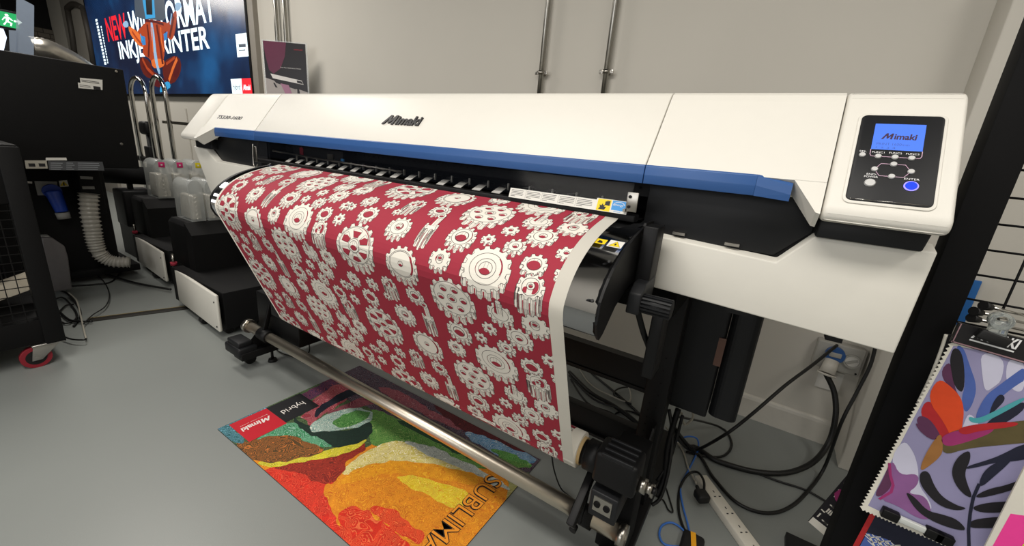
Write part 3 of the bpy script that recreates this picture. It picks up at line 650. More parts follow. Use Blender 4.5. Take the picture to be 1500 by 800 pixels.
b=MB(mat('mat_backing','3c3a3c',.9)); b.box(MX0,MX1,MY0,MY1,0,.005); b.build('backing',fm)
BK=[mat('logo_red','c4182a',.7),mat('logo_black','17171b',.7),mat('print_white','ece6e0',.7),mat('letter_black','1c1718',.7)]; b=MB(*BK); ar=Art()
# artwork frame: a = world +X up, reading direction -Y
pm=plane(Vector((0,0,.0064)),(1,0,0),(0,1,0))
ZM={}
def zm(c,l1,l2,f1=.5,f2=.45): 
    k=(c,l1,l2)
    if k not in ZM: ZM[k]=(len(ZM),linemat('artwork_zone',c,l1,l2,f1,f2))
    return ZM[k][0]
az=Art(); az.eps=.00003
A_=lambda L:[(310+x*.1875,530+y*.1875) for x,y in L]
B_=lambda L:[(500+x*.2,560+y*.2) for x,y in L]
C_=lambda L:[(380+x*.2133,650+y*.2133) for x,y in L]
zl=[0]
def zone(L,c,l1,l2,f1=.5,f2=.45,sm=2):
    zl[0]+=1; P=[(fl(u,v).x,fl(u,v).y) for u,v in soft(L,sm+1)]; P=[(x+.016*noise.noise(Vector((x*22,y*22,zl[0]))),y+.016*noise.noise(Vector((x*22,y*22,9+zl[0])))) for x,y in P]; az.poly(P,zm(c,l1,l2,f1,f2),zl[0])
zone(C_([(-250,-110),(60,-160),(400,-180),(900,-160),(1300,0),(1800,220),(1500,800),(600,1000),(0,300)]),'f08418','ffc030','c04010',.5,.45)
zone(A_([(0,540),(450,330),(1000,60),(1350,200),(1350,560),(1200,700),(700,800),(330,790),(100,620)]),'38502c','8aa070','1c2418',.5,.5)
zone(B_([(-260,-260),(200,-160),(900,60),(1500,400),(1600,640),(1300,700),(700,400),(200,200),(-200,40)]),'2a2034','8a4048','c0c0c8',.35,.25)  # dark purple print beyond the bar, with the printer's shadow painted into its colour
zone(B_([(240,30),(430,60),(620,190),(740,260),(900,330),(880,370),(700,290),(500,190),(330,110)]),'8a3a44','d0a0a0','28305a',.4,.4)
zone(B_([(640,150),(800,190),(1000,280),(1250,420),(1400,500),(1350,560),(1000,420),(800,300)]),'4a141c','903030','141018',.4,.4)
zone(B_([(880,360),(1060,400),(1300,520),(1440,560),(1400,620),(1180,560),(1000,480)]),'5a8ab0','e0e8e8','28405a',.5,.3)
zone(B_([(1050,480),(1250,520),(1400,610),(1380,640),(1200,580)]),'4f9040','a8c880','1c3818',.4,.4)
zone(B_([(210,190),(330,240),(560,330),(760,400),(1000,520),(1390,610),(1380,640),(1000,640),(800,620),(600,500),(420,440),(240,490),(200,420)]),'4f8638','a8c070','1f4a28',.5,.5)
zone(B_([(360,270),(520,310),(700,400),(900,500),(1100,600),(980,600),(760,480),(560,380)]),'20402c','4a7a48','0c1c14',.35,.4)
zone(B_([(200,500),(400,425),(620,470),(900,620),(1050,720),(900,680),(640,600),(400,580),(240,640),(40,700),(0,640)]),'dcc468','fff8e0','b09030',.75,.4)
zone(B_([(420,430),(620,460),(900,580),(1260,790),(1200,800),(900,660),(620,530)]),'a8b0a8','f4f4ec','50605a',.6,.4)
zone(C_([(520,300),(640,190),(800,130),(1100,130),(1400,190),(1560,240),(1500,300),(1200,240),(900,200),(700,260)]),'f89014','ffcc30','d05a10',.5,.45)
zone(C_([(940,210),(1200,260),(1450,330),(1400,470),(1250,420),(1100,330),(950,260)]),'f4c01c','fff070','e07c10',.6,.6)
zone(C_([(0,170),(260,150),(420,190),(540,270),(420,300),(480,420),(520,520),(600,640),(700,760),(450,620),(150,330)]),'d82a18','f86a48','8c1410',.55,.5)
zone(C_([(520,470),(660,440),(820,520),(940,620),(1100,760),(620,760),(560,600)]),'dc2c14','ff8a50','a01808',.55,.4)
zone(C_([(720,430),(900,440),(1020,560),(1150,610),(1100,720),(1000,640),(840,540)]),'e03818','ff9050','a82008',.5,.4)
zone(C_([(40,170),(300,130),(500,80),(700,10),(745,-10),(700,70),(580,150),(540,270),(420,290),(290,210)]),'8a2218','e05030','3a0c08',.5,.55)
zone(A_([(330,790),(620,770),(900,700),(1100,650),(1210,600),(1190,660),(1000,740),(760,790),(420,840)]),'d6c41e','fff080','708018',.5,.5)
zone(A_([(150,640),(290,640),(520,540),(740,610),(900,690),(820,740),(600,780),(370,815)]),'5c4420','e08038','1c1810',.75,.6)
zone(A_([(30,540),(240,430),(420,340),(470,390),(150,510),(290,640),(190,650),(100,600)]),'2a6468','88c0d8','12303c',.7,.5)
zone(A_([(290,470),(560,330),(820,200),(1000,100),(1060,130),(860,260),(500,440),(440,380)]),'3c2448','c05a58','1c1840',.5,.5)
zone(A_([(540,500),(700,470),(800,560),(960,640),(930,690),(740,640),(560,560),(300,640),(480,550)]),'3a8c5c','b8e0d0','10402c',.6,.5)
zone(A_([(620,420),(740,510),(900,560),(1100,540),(1240,450),(1265,590),(1120,650),(960,690),(860,610),(700,560)]),'10261e','1f4a3a','081410',.3,.3)
zone(A_([(700,430),(800,300),(980,175),(1110,200),(1080,290),(860,430),(760,520)]),'96303c','e0a0a0','3a1838',.55,.5)
zone(A_([(840,450),(1000,350),(1200,280),(1400,280),(1300,340),(1050,380),(870,470)]),'78283a','d09090','281430',.5,.5)
zone(A_([(795,430),(830,360),(1000,250),(1120,210),(1200,230),(1040,300),(880,380),(815,450)]),'0c1020','1c2440','04060c',.3,.3,1)
zone(A_([(740,540),(840,450),(990,385),(1140,360),(1250,395),(1255,450),(1180,510),(900,565)]),'88a8a0','f0f0e0','204840',.7,.4)
zone(A_([(940,500),(1000,430),(1130,380),(1235,400),(1240,440),(1160,490),(1000,530)]),'3c7c34','a0d080','14381c',.5,.5)
az.clip(MX0,MX1,MY0,MY1)
b0=MB(*[m for _,m in sorted(ZM.values(),key=lambda t:t[0])]); az.into(b0,plane(Vector((0,0,.0053)),(1,0,0),(0,1,0))); b0.build('artwork',fm)
ar.poly([(-2.005,.735),(-1.81,.735),(-1.81,.912),(-2.005,.912)],0,0); ar.poly([(-2.005,.912),(-1.82,.912),(-1.82,1.095),(-2.005,1.095)],1,0)
logo(ar,-1.935,.892,.14,.036,2,2,rot=-PI/2); ar.text('hybrid',-1.94,1.062,.12,.052,2,2,rot=-PI/2)
ar.text('Bringing colour to print',-1.955,.89,.13,.007,2,2,rot=-PI/2)
ar.into(b,pm); b.build('logo_patch',fm); b=MB(*BK); ar=Art(); TT='SUBLIMATION'
ar.text(TT,-.815,1.272,.74,.085,3,4,rot=-PI/2,bold=.035); ar.text(TT,-.813,1.270,.736,.081,4,6,rot=-PI/2,bold=-.004)
ar.into(b,pm); b.mats.append(mat('letter_fill','f0982a',.7)); b.build('lettering',fm)
# ================================================================ WALL: display, poster, conduits, sockets
tvy=YW-.06
tv=thing('wall_display','large bright wall display advertising an inkjet printer, above the printer at left','display',(-8,tvy,1.78))
TX0,TX1,TZ0,TZ1=-10.45,-5.235,1.80,3.75
b=MB(black); b.box(TX0-.06,TX1+.03,tvy,YW-.005,TZ0-.03,TZ1,bev=.005); b.build('housing',tv)
scn=bpy.data.materials.new('display_background'); scn.use_nodes=True; nt=scn.node_tree; bs=nt.nodes['Principled BSDF']
tc=nt.nodes.new('ShaderNodeTexCoord'); nz=nt.nodes.new('ShaderNodeTexNoise'); nz.inputs['Scale'].default_value=.9; nz.inputs['Detail'].default_value=3
cr=nt.nodes.new('ShaderNodeValToRGB'); e=cr.color_ramp.elements; e[0].position=.38; e[0].color=lin('0d1a33'); e[1].position=.72; e[1].color=lin('1f5f96')
e2=cr.color_ramp.elements.new(.55); e2.color=lin('143258')
nt.links.new(tc.outputs['Object'],nz.inputs['Vector']); nt.links.new(nz.outputs['Fac'],cr.inputs['Fac']); nt.links.new(cr.outputs['Color'],bs.inputs['Emission Color']); bs.inputs['Base Color'].default_value=(.01,.01,.02,1); bs.inputs['Emission Strength'].default_value=.62; bs.inputs['Roughness'].default_value=.25
def em(n,c,s=.55): return mat('display_'+n,c,.4,var=.03,emit=s)
TVM=[scn,em('white','dff2fa',.7),em('red','d82430'),em('orange','9c3d1e',.42),em('dark_orange','5a1d16',.35),em('light_orange','c8642c',.45),em('pale_blue','86a9c8',.45),em('blue','2f74b0',.5),em('black','0c0e14',.2),em('grey','46505c',.35),em('maroon','50161a',.35),em('cyan','3390c4',.45)]
b=MB(*TVM); ar=Art(); ar.eps=.0006
ar.poly([(TX0,TZ0),(TX1,TZ0),(TX1,TZ1),(TX0,TZ1)],0,0)
def tp(u,v): p=wy(u,v,tvy-.001); return (p.x,p.z)
def z8(a,c): return tp(140+a*.2,c*.2)
def tpoly(L,mi,layer): ar.poly([z8(*q) for q in (soft(L,1) if 3<=layer<=7 and len(L)>4 else L)],mi,layer)
def ttext(t,p0,p1,h,mi,layer,bold=.03): 
    a=z8(*p0);c=z8(*p1); ar.text(t,a[0],a[1],c[0]-a[0],h,mi,layer,bold=bold)
q=lambda a,c:z8(a,c)
x0=q(95,305)[0]; xn=q(240,285)[0]; x1=q(880,160)[0]; zb=(q(95,305)[1]+q(875,162)[1])/2; zt=zb+.34
ar.text('NEW',x0,zb,xn-x0,.34,2,1,bold=.022); ar.text('WIDE FORMAT',q(262,280)[0]+.0,zb,x1-q(262,280)[0],.34,1,1,bold=.022)
xa=q(190,475)[0]; xb=q(845,408)[0]; ar.text('INKJET PRINTER',xa,q(190,475)[1],xb-xa,.325,1,1,bold=.022)
# kneeling figure in orange with a monitor for a head
tpoly([(370,-60),(500,-60),(515,130),(500,150),(350,140),(290,120),(285,0)],9,2)
tpoly([(345,0),(430,0),(438,130),(368,140)],11,3); tpoly([(368,0),(415,0),(418,108),(375,108)],8,4)
tpoly([(300,235),(365,165),(400,140),(440,150),(520,165),(530,180),(500,260),(510,380),(490,480),(440,500),(400,430),(345,400),(350,340),(310,270)],3,4)
tpoly([(240,190),(265,200),(330,250),(360,330),(345,350),(300,320),(250,240)],5,5); tpoly([(520,170),(560,150),(575,80),(600,85),(590,200),(570,290),(535,290),(510,230)],3,5)
tpoly([(205,165),(225,150),(240,165),(245,195),(220,205),(200,185)],6,6); tpoly([(585,25),(610,15),(630,30),(625,65),(600,85),(585,65)],6,6)
tpoly([(330,410),(400,445),(420,520),(470,550),(420,580),(360,560),(325,480)],4,5); tpoly([(500,450),(590,400),(630,450),(625,540),(570,620),(510,600),(490,520)],4,5)
tpoly([(560,430),(600,410),(625,480),(600,570),(570,560)],10,6); tpoly([(395,590),(460,560),(540,590),(520,640),(440,640)],10,6)
tpoly([(405,430),(500,430),(510,480),(470,500),(420,500)],5,6); tpoly([(400,160),(425,170),(455,450),(480,540),(462,545),(430,420)],6,7)
tpoly([(480,620),(540,590),(555,640),(525,655),(515,710),(500,670),(470,680)],11,7); tpoly([(330,260),(365,270),(370,330),(340,330)],7,6); tpoly([(500,250),(530,230),(525,290),(505,300)],7,6)
for (pp,w_,mi) in (([(380,180),(395,300),(390,420)],.05,4),([(450,180),(475,330),(495,470)],.06,4),([(480,200),(485,300),(505,380)],.035,5),([(415,200),(420,300),(425,380)],.03,5),([(345,430),(380,500),(430,550)],.05,3),([(600,430),(570,500),(540,590)],.05,5),([(270,230),(310,290),(345,330)],.04,3),([(575,120),(560,200),(545,270)],.045,4),([(560,100),(550,180)],.03,6),([(330,250),(350,300)],.03,11),([(350,480),(390,540),(430,570)],.03,10),([(520,470),(560,440),(585,420)],.035,3),([(368,150),(440,160),(500,180)],.03,10)):
    ar.stroke([z8(*q_) for q_ in pp],w_,mi,8)
# side panel and logos
tpoly([(1025,252),(1105,240),(1122,412),(1040,420)],1,2); tpoly([(1048,325),(1100,320),(1102,345),(1052,348)],9,3); tpoly([(1050,366),(1098,362),(1098,370),(1050,374)],9,3)
tpoly([(990,580),(1068,575),(1078,688),(1004,690)],1,2); tpoly([(1068,575),(1138,572),(1150,688),(1078,688)],2,2)
a=z8(1012,668);c=z8(1064,668); ar.text('hybrid',a[0],a[1]-.01,c[0]-a[0],.09,8,3); a=z8(1084,668);c=z8(1138,668); logo(ar,a[0],a[1]+.01,c[0]-a[0],.06,1,3)
for k in range(2):
    ua,va=(5,140) if k==0 else (40,190)
    ub,vb=(75,480) if k==0 else (92,470)
    n_=14
    for i in range(n_):
        f0=i/n_;f1=(i+.72)/n_; p0=z8(ua+(ub-ua)*f0,va+(vb-va)*f0);p1=z8(ua+(ub-ua)*f1,va+(vb-va)*f1); w_=.05 if k==0 else .022
        ar.poly([(p0[0]-w_,p1[1]),(p0[0]+w_,p1[1]),(p0[0]+w_,p0[1]),(p0[0]-w_,p0[1])],1,1)
ar.into(b,lambda x,y,z:Vector((x,tvy-.001-z,y))); b.build('screen',tv)
# metal edge beside the display
b=MB(mat('edge_strip','8a847a',.5)); b.box(TX1+.035,TX1+.15,YW-.05,YW,1.4,3.88); struct(b.build('trim_3'))
# conduits
def conduit(x,y,r,z0,z1,label,clamp=None):
    t=thing('conduit_pipe',label,'pipe',(x,y,z0),'galvanised conduits on the wall')
    c=MB(galv); c.cyl((x,y,z0),(x,y,z1),r,n=20); c.build('tube',t)
    for z in clamp or ():
        c=MB(steel); c.ring((x,y,z-.012),(x,y,z+.012),r+.006,r-.0005); c.box(x-.045,x-r,y-.004,y+.004,z-.012,z+.012,bev=.002); c.box(x+r,x+.045,y-.004,y+.004,z-.012,z+.012,bev=.002)
        c.box(x-.012,x+.012,y+r,YW,z-.01,z+.01)
        c.cyl((x-.034,y-.01,z),(x-.034,y+.01,z),.006,n=10); c.cyl((x+.034,y-.01,z),(x+.034,y+.01,z),.006,n=10); c.build('clamp',t)
conduit(-1.495,2.575,.017,1.0,3.9,'steel conduit pipe on the grey wall above the printer, left one of the pair',(1.93,))
conduit(-1.04,2.575,.017,1.0,3.9,'steel conduit pipe on the grey wall above the printer, right one of the pair',(1.925,))
conduit(-4.66,2.575,.02,1.0,3.9,'dark steel conduit pipe rising behind the poster, nearer the display')
conduit(-4.50,2.575,.02,1.0,3.9,'steel conduit pipe rising behind the poster, farther from the display')
# poster on its stand
C_=Vector((-4.2,2.38,0)); hx=Vector((.17,.105,0))*1.0; ux=hx.normalized(); nn=Vector((ux.y,-ux.x,0))
ps=thing('poster_stand','small dark poster of a printer in a clear holder, right of the wall display','poster',(C_.x,C_.y,0))
b=MB(mat('clear_acrylic','d8dde0',.1,alpha=.25,var=0)); 
b.obox(C_+Vector((0,0,1.915))-nn*.002,ux*.215,(0,0,.315),nn*.001); b.build('clear_holder',ps)
b=MB(dkgrey); b.cyl(C_+Vector((0,0,.02))-nn*-.0-ux*0-nn*.02,C_+Vector((0,0,2.1))-nn*.02,.012); b.cyl(C_-nn*.02,C_+Vector((0,0,.02))-nn*.02,.17,n=32); b.build('stand',ps)
b=MB(mat('poster_black','1e1a1e',.35),mat('poster_maroon','5f2740',.35),mat('poster_grey','a39c98',.35),mat('poster_white','d8d4d0',.35),mat('poster_rose','a07088',.35),textblk,mat('poster_red','a02030',.35)); ar=Art(); ar.eps=.0004
ar.poly([(-.2,-.3),(.2,-.3),(.2,.3),(-.2,.3)],2,0); ar.poly([(-.2,-.02),(.2,-.12),(.2,.3),(-.2,.3)],0,1)
ar.poly([(-.2,.3),(.02,.3),(.0,.18),(-.05,.07),(-.12,.02),(-.16,.05),(-.185,.17)],1,2)
ar.poly([(-.15,.02),(.15,-.02),(.165,-.055),(-.13,-.02)],3,3); ar.poly([(.10,-.02),(.15,-.027),(.16,-.05),(.105,-.043)],0,4)
ar.poly([(-.14,-.02),(.14,-.06),(.15,-.09),(.08,-.10),(-.10,-.06)],0,3); ar.poly([(-.06,-.06),(.02,-.07),(.06,-.18),(0,-.19)],4,4); ar.poly([(-.13,-.06),(-.115,-.06),(-.09,-.10),(-.11,-.10)],0,3); ar.poly([(.10,-.09),(.115,-.09),(.13,-.15),(.10,-.15)],0,3)
ar.text('TS330-1600',-.12,-.235,.27,.028,5,3,bold=.02); ar.text('mimaki',.09,.24,.085,.015,6,3,shear=.3); ar.text('New Dye Sublimation Printer',-.05,.075,.2,.012,3,3)
ar.into(b,lambda x,y,z:C_+Vector((0,0,1.92))+ux*x+Vector((0,0,y))+nn*(z+.0005)); b.prism([C_+Vector((0,0,1.62))-ux*.2,C_+Vector((0,0,1.62))+ux*.2,C_+Vector((0,0,2.22))+ux*.2,C_+Vector((0,0,2.22))-ux*.2],-nn*.0008); b.build('poster_print',ps)
# industrial wall socket
so=thing('wall_socket_box','grey twin industrial socket box with blue cap on the wall, below the printer','socket',(.455,YW,.525))
gb=mat('socket_grey','a6a49d',.45)
b=MB(gb,blackm); b.box(.350,.548,YW-.06,YW-.001,.455,.60,bev=.006,seg=3); b.mi=1
for x in (.365,.535): b.cyl((x,YW-.0605,.468),(x,YW-.0615,.468),.005,n=10)
b.build('box_body',so)
b=MB(blue,gb); b.cyl((.43,YW-.06,.545),(.43,YW-.085,.545),.042,n=30); b.mi=1; b.box(.405,.455,YW-.088,YW-.085,.535,.56,bev=.002); b.build('blue_cap',so)
b=MB(gb,label_w,textblk); b.mi=0; b.ring((.505,YW-.06,.53),(.505,YW-.072,.53),.036,.029); b.mi=1; b.cyl((.505,YW-.06,.53),(.505,YW-.066,.53),.028,n=26); b.mi=0; b.obox((.505,YW-.07,.53),(.020,0,.012),(.003,0,-.005),(0,.004,0)); b.build('round_outlet',so)
plug=thing('industrial_plug','pale grey round industrial plug with thick black cable, pushed up under the blue socket cap','plug',(.42,YW-.1,.42))
b=MB(mat('plug_grey','c2beb4',.45)); b.cyl((.425,YW-.08,.515),(.415,YW-.115,.45),.030,.034,n=28); b.cyl((.415,YW-.115,.45),(.414,YW-.118,.44),.041,n=28); b.build('plug_body',plug)
b=MB(label_w); b.box(.40,.505,YW-.008,YW-.0005,.32,.43); tag(b.build('blank_plate'),'plain pale plate fixed to the wall just below the industrial socket','plate')
b=MB(mat('sign_blue','1f62a8',.4)); b.box(.635,.78,2.405,2.4195,.86,1.06,bev=.002); tag(b.build('blue_sign'),'blue panel on the pillar, peeping out behind the black rack post','sign')
# ================================================================ CABLES
def cab(name,label,pts,r,m=cable,cat='cable',group=None,sub=6):
    P_=crom([Vector(p) for p in pts],sub)
    for p in P_: p.z=max(p.z,r+.001)
    b=MB(m); b.tube(P_,r,n=10,smooth_path=False); o=b.build(name); tag(o,label,cat,group); return o
Fz=lambda u,v,z=.008:fl(u,v,z)
cab('power_cable','thick black power cable hanging from the round grey industrial plug to the floor',[Vector((.414,YW-.12,.445)),wy(1222,575,2.48),wy(1224,610,2.44),wy(1214,648,2.40),wy(1190,678,2.28),Fz(1150,693,.03),Fz(1100,690,.014),Fz(1050,675,.014),Fz(1010,655,.014),wy(985,625,1.75)],.013)
cab('power_cable','black cable running diagonally from the blue socket cap to the waste box corner',[wy(1226,506,2.50),wy(1190,535,2.3),wy(1150,565,2.15),wy(1100,608,2.0),wy(1060,638,1.95),Fz(1015,660,.02),wy(990,640,1.75)],.0075)
cab('power_cable','black cable drooping from under the white lower panel in a long curve across the floor',[wy(1284,500,2.3),wy(1275,535,2.28),wy(1255,575,2.25),wy(1232,620,2.2),Fz(1205,690,.04),Fz(1165,738),Fz(1125,752),Fz(1080,737),Fz(1045,700),Fz(1018,665),wy(990,630,1.75)],.0075)
cab('thin_cable','thin black cable lying on the floor from the thick bundle towards the zebra fabric',[Fz(1100,690),Fz(1140,705),Fz(1180,718),Fz(1215,738),Fz(1228,748)],.005)
cab('network_cable','blue network cable winding from the printer leg to the black and yellow adaptor',[Fz(985,650),Fz(1005,640,.06),Fz(1021,643,.05),Fz(1022,660),Fz(1008,690),Fz(997,712),Fz(1000,740),Fz(1008,770),Fz(1010,790),Fz(1000,800),Fz(975,798),Fz(966,785),Fz(970,770),Fz(985,766),Fz(1002,778),Fz(1012,800)],.0042,mat('blue_cable','3a6fc0',.45))
cab('extension_lead','pale grey lead running into the end of the white extension block',[Fz(975,625,.1),Fz(985,640),Fz(1000,660),Fz(1008,685),Fz(1020,708,.02)],.0045,mat('grey_cable','a8a498',.5))
cab('adaptor_cable','short black looped cable joining the black plug to the black and yellow adaptor',[Fz(1031,722,.06),Fz(1031,705,.06),Fz(1022,692,.05),Fz(1008,695,.03),Fz(996,715),Fz(994,745),Fz(1000,770),Fz(1010,788,.012)],.0055)
cab('thin_cable','thin black cable looping beside the foot of the right printer leg',[wy(952,735,1.5),wy(962,712,1.5),Fz(968,700),Fz(985,745),Fz(980,748),Fz(968,730),wy(950,700,1.5)],.0032)
cab('looped_cable','black cable looping out on the floor behind the right printer leg',[wy(990,610,1.8),Fz(1030,618,.1),Fz(1058,628),Fz(1072,650),Fz(1060,668),Fz(1030,668),Fz(1005,662)],.006)
cab('looped_cable','grey cable with a small bow just under the waste box',[wy(1000,597,1.75),wy(1012,598,1.75),wy(1015,612,1.8),wy(1003,622,1.8),wy(998,605,1.75)],.005,mat('grey_cable','a8a498',.5))
cab('trailing_cable','black cable hanging down the outside of the right printer leg',[wy(980,600,1.54),wy(985,640,1.53),wy(979,690,1.5),wy(968,728,1.47),wy(955,740,1.45)],.007)
for i,(L,pp,r) in enumerate([('black cable on the floor behind the hanging fabric, highest of the group',[(838,508),(860,540),(895,570),(930,600),(960,630)],.007),('thick black cable on the floor behind the hanging fabric, middle of the bundle',[(834,545),(865,575),(900,595),(935,622),(965,650)],.012),('black cable crossing under the bundle behind the hanging fabric',[(834,550),(870,585),(910,600),(945,628),(975,655)],.006),
   ('black cable bowing low on the floor behind the hanging fabric',[(836,556),(860,590),(895,605),(920,622),(955,640)],.006)]):
    cab('floor_cable',L,[Fz(u,v,.008+i*.012) for u,v in pp],r)
cab('floor_cable','thin pale grey cable curling behind the hanging fabric beside the right leg',[Fz(837,518),Fz(862,560),Fz(900,582,.02),Fz(922,588,.02),Fz(922,570,.02),Fz(912,560,.02),Fz(925,552,.03),Fz(955,553,.03)],.004,mat('grey_cable','a8a498',.5))
cab('looped_cable','black cable loop on the floor left of the right leg',[Fz(955,640),Fz(920,636),Fz(900,620),Fz(902,606),Fz(925,603),Fz(960,620)],.005)
cab('looped_cable','black cable curling behind the hanging fabric near the upper crossbeam',[Fz(960,580,.02),Fz(925,568,.02),Fz(905,570,.02),Fz(900,580,.02),Fz(925,592,.02)],.005)
cab('thin_cable','thin black cable hanging below the fabric roll beside the steel bar',[wy(808,665,1.25),wy(812,690,1.3),Fz(822,716,.02),Fz(838,730)],.003)
cab('looped_cable','thin black cables looped on the floor under the left end of the printer',[wy(452,495,1.3),Fz(453,515),Fz(445,525),Fz(420,520),Fz(405,512),Fz(412,508),Fz(430,522),Fz(442,524)],.004)
# extension block
es=thing('extension_block','long white extension block with a row of sockets lying on the floor','extension',(.07,1.73,0))
A=fl(1022,705);B=fl(1092,803); d=(B-A).normalized(); side=Vector((d.y,-d.x,0)); Lh=(B-A).length*.62; cc=A+d*Lh+side*(-.008)
b=MB(mat('socket_white','d8d3c6',.35)); b.obox(cc+Vector((0,0,.018)),d*Lh,side*.030,(0,0,.018),bev=.004); b.build('block',es)
b=MB(textblk)
for k in range(7):
    c0=A+d*(.115+.088*k)+side*(-.010)+Vector((0,0,.0362))
    for da,ds in ((-.018,0),(.010,-.011),(.010,.011)):
        b.obox(c0+d*da+side*ds,d*(.0055 if da<0 else .0025),side*(.002 if da<0 else .0045),(0,0,.0006))
b.build('socket_holes',es); 
pl_=thing('plug','black three pin plug standing in the first socket of the extension block','plug',cc)
b=MB(blackrub); c0=fl(1028,727,.055); b.obox(c0,d*.026,side*.026,(0,0,.019),bev=.009); b.cyl(c0-d*.02+Vector((0,0,.004)),c0-d*.045+Vector((0,0,.012)),.009,.007,n=14); b.build('plug_body',pl_)
ad=thing('power_adaptor','black rounded power adaptor with an orange-yellow stripe on the floor at the bottom edge','adaptor',fl(1012,795))
b=MB(blackrub,yellow); c0=fl(1013,800,.02); b.obox(c0,(.04,.0,0),(0,.055,0),(0,0,.018),bev=.012); b.build('adaptor_body',ad)
b=MB(mat('orange_yellow','f0a818',.4)); b.obox(c0+Vector((.004,0,.0185)),(.009,.002,0),(-.010,.05,0),(0,0,.0008)); b.build('stripe',ad)
# ================================================================ LEFT: finishing machine, trolley, ink carts
hd=thing('finishing_machine','big black boxy finishing machine with stickers on its hood, at the left edge','machine',(-4.9,.6,0))
hood=mat('hood_black','09090a',.6,var=.15,spec=.25); base_=mat('machine_black','0b0b0c',.65,var=.2,spec=.25)
b=MB(hood); b.box(-5.5,-4.3,-.45,1.20,1.035,1.755,bev=.006); hh=b.build('hood',hd)
b=MB(base_); b.box(-5.5,-4.92,-.40,1.12,.09,1.035,bev=.004); b.box(-5.5,-4.86,-.40,1.24,.06,.12,bev=.004); b.box(-5.3,-4.75,.93,1.06,.62,1.035,bev=.004); b.build('body',hd)
for y,z in ((1.158,1.735),(1.115,1.218)):
    b=MB(steel); b.cyl((-4.30,y,z),(-4.294,y,z),.010,.007,n=14); b.build('screw',hh)
def onx(u,v,x): return on(u,v,0,x)
def stick(name,parent,pts,x,m,th=.002):
    P=[onx(u,v,x) for u,v in pts]; b=MB(m); b.prism(P,(th,0,0)); return b.build(name,parent)
stick('sticker',hh,[(117,114),(150,117),(150,125),(118,122)],-4.2998,label_w); o=stick('sticker',hh,[(114,121),(150,125),(150,132),(115,129)],-4.297,label_w)
b=MB(textblk); ar=Art(); p=onx(150,126,-4.2945); ar.poly([(p.y-.05,p.z-.03),(p.y-.012,p.z-.03),(p.y-.012,p.z-.008),(p.y-.05,p.z-.008)],0,0)
for r in range(2): ar.poly([(p.y-.12,p.z-.014-.009*r),(p.y-.065,p.z-.014-.009*r),(p.y-.065,p.z-.011-.009*r),(p.y-.12,p.z-.011-.009*r)],0,0)
p=onx(150,119,-4.2945)
for r in range(2): ar.poly([(p.y-.11,p.z-.012-.009*r),(p.y-.02,p.z-.012-.009*r),(p.y-.02,p.z-.009-.009*r),(p.y-.11,p.z-.009-.009*r)],0,0)
ar.into(b,lambda x,y,z:Vector((-4.2943,x,y))); b.build('sticker_print',hh)
stick('sticker',hh,[(36,235),(68,235),(70,247),(38,247)],-4.2998,mat('sticker_beige','a8a498',.5)); stick('sticker',hh,[(67,231),(97,231),(98,235),(67,235)],-4.2998,label_w)
o=stick('rating_plate',hh,[(70,236),(150,237),(153,250),(72,249)],-4.2998,mat('plate_grey','4b4d50',.4))
b=MB(mat('plate_text','8f9398',.5)); ar=Art()
for r in range(4):
    for (ua,ub) in ((74,92),(97,110),(114,148)):
        p=onx(ua,238.5+r*3,-4.296); q_=onx(ub-random.uniform(0,5),238.5+r*3,-4.296); ar.poly([(p.y,p.z-.004),(q_.y,p.z-.004),(q_.y,p.z),(p.y,p.z)],0,0)
ar.into(b,lambda x,y,z:Vector((-4.2963,x,y))); b.build('plate_text',hh)
b=MB(textblk); ar=Art()
for ua in (41,56):
    p=onx(ua,238,-4.296); ar.poly([(p.y,p.z-.028),(p.y+.03,p.z-.028),(p.y+.03,p.z-.006),(p.y,p.z-.006)],0,0)
ar.into(b,lambda x,y,z:Vector((-4.2963,x,y))); b.build('sticker_print',hh)
bx=-4.9195
stick('sticker',hd,[(36,265),(47,266),(47,269),(37,268)],bx,label_w)
stick('socket_plate',hd,[(50,265),(83,266),(86,286),(55,286)],bx,label_g,.01)
b=MB(mat('deep_blue_plastic','1c3fa0',.4)); c0=onx(76,280,bx+.02); b.cyl(c0+Vector((-.02,0,0)),c0+Vector((.02,0,0)),.055,n=26)
b.tube([c0+Vector((.03,.0,0)),c0+Vector((.05,.01,-.08)),c0+Vector((.06,.02,-.16))],lambda t:.05-.012*t,n=18); b.build('blue_connector',hd)
b=MB(label_g); c1=c0+Vector((.06,.02,-.165)); b.cyl(c1,c1+Vector((.003,.004,-.05)),.042,.040,n=22); b.build('connector_collar',hd)
o=stick('warning_sticker',hd,[(86,265),(98,264),(101,273),(88,274)],bx,label_w)
b=MB(yellow,textblk); P=[onx(88,272.3,bx+.003),onx(99.5,271.6,bx+.003),onx(92.8,265.5,bx+.003)]; b.prism(P,(.001,0,0)); b.mi=1
m0=(P[0]+P[1]+P[2])/3; b.box(bx+.0045,bx+.005,m0.y-.004,m0.y+.004,m0.z-.012,m0.z+.014); b.build('warning_triangle',hd)
stick('sticker',hd,[(117,258),(136,259),(136,263),(118,262)],-4.7495,label_g); stick('sticker',hd,[(120,273),(138,273),(139,277),(121,277)],-4.7495,label_g)
# spiral air hose
b=MB(mat('clear_hose','a5a299',.3,var=.2,alpha=.8)); HP=[onx(130,284,-4.66),onx(131,310,-4.66),onx(136,338,-4.66),onx(140,358,-4.66),onx(148,374,-4.66),onx(165,383,-4.64),onx(190,384,-4.6)]
path=crom(HP,14); n_=len(path)
b.tube(path,lambda t:(.067 if int(t*(n_-1))%3==0 else .053)*(1-.25*t),n=18,smooth_path=False); tag(b.build('spiral_hose'),'translucent ribbed air hose curving down from the black finishing machine to the floor','hose')
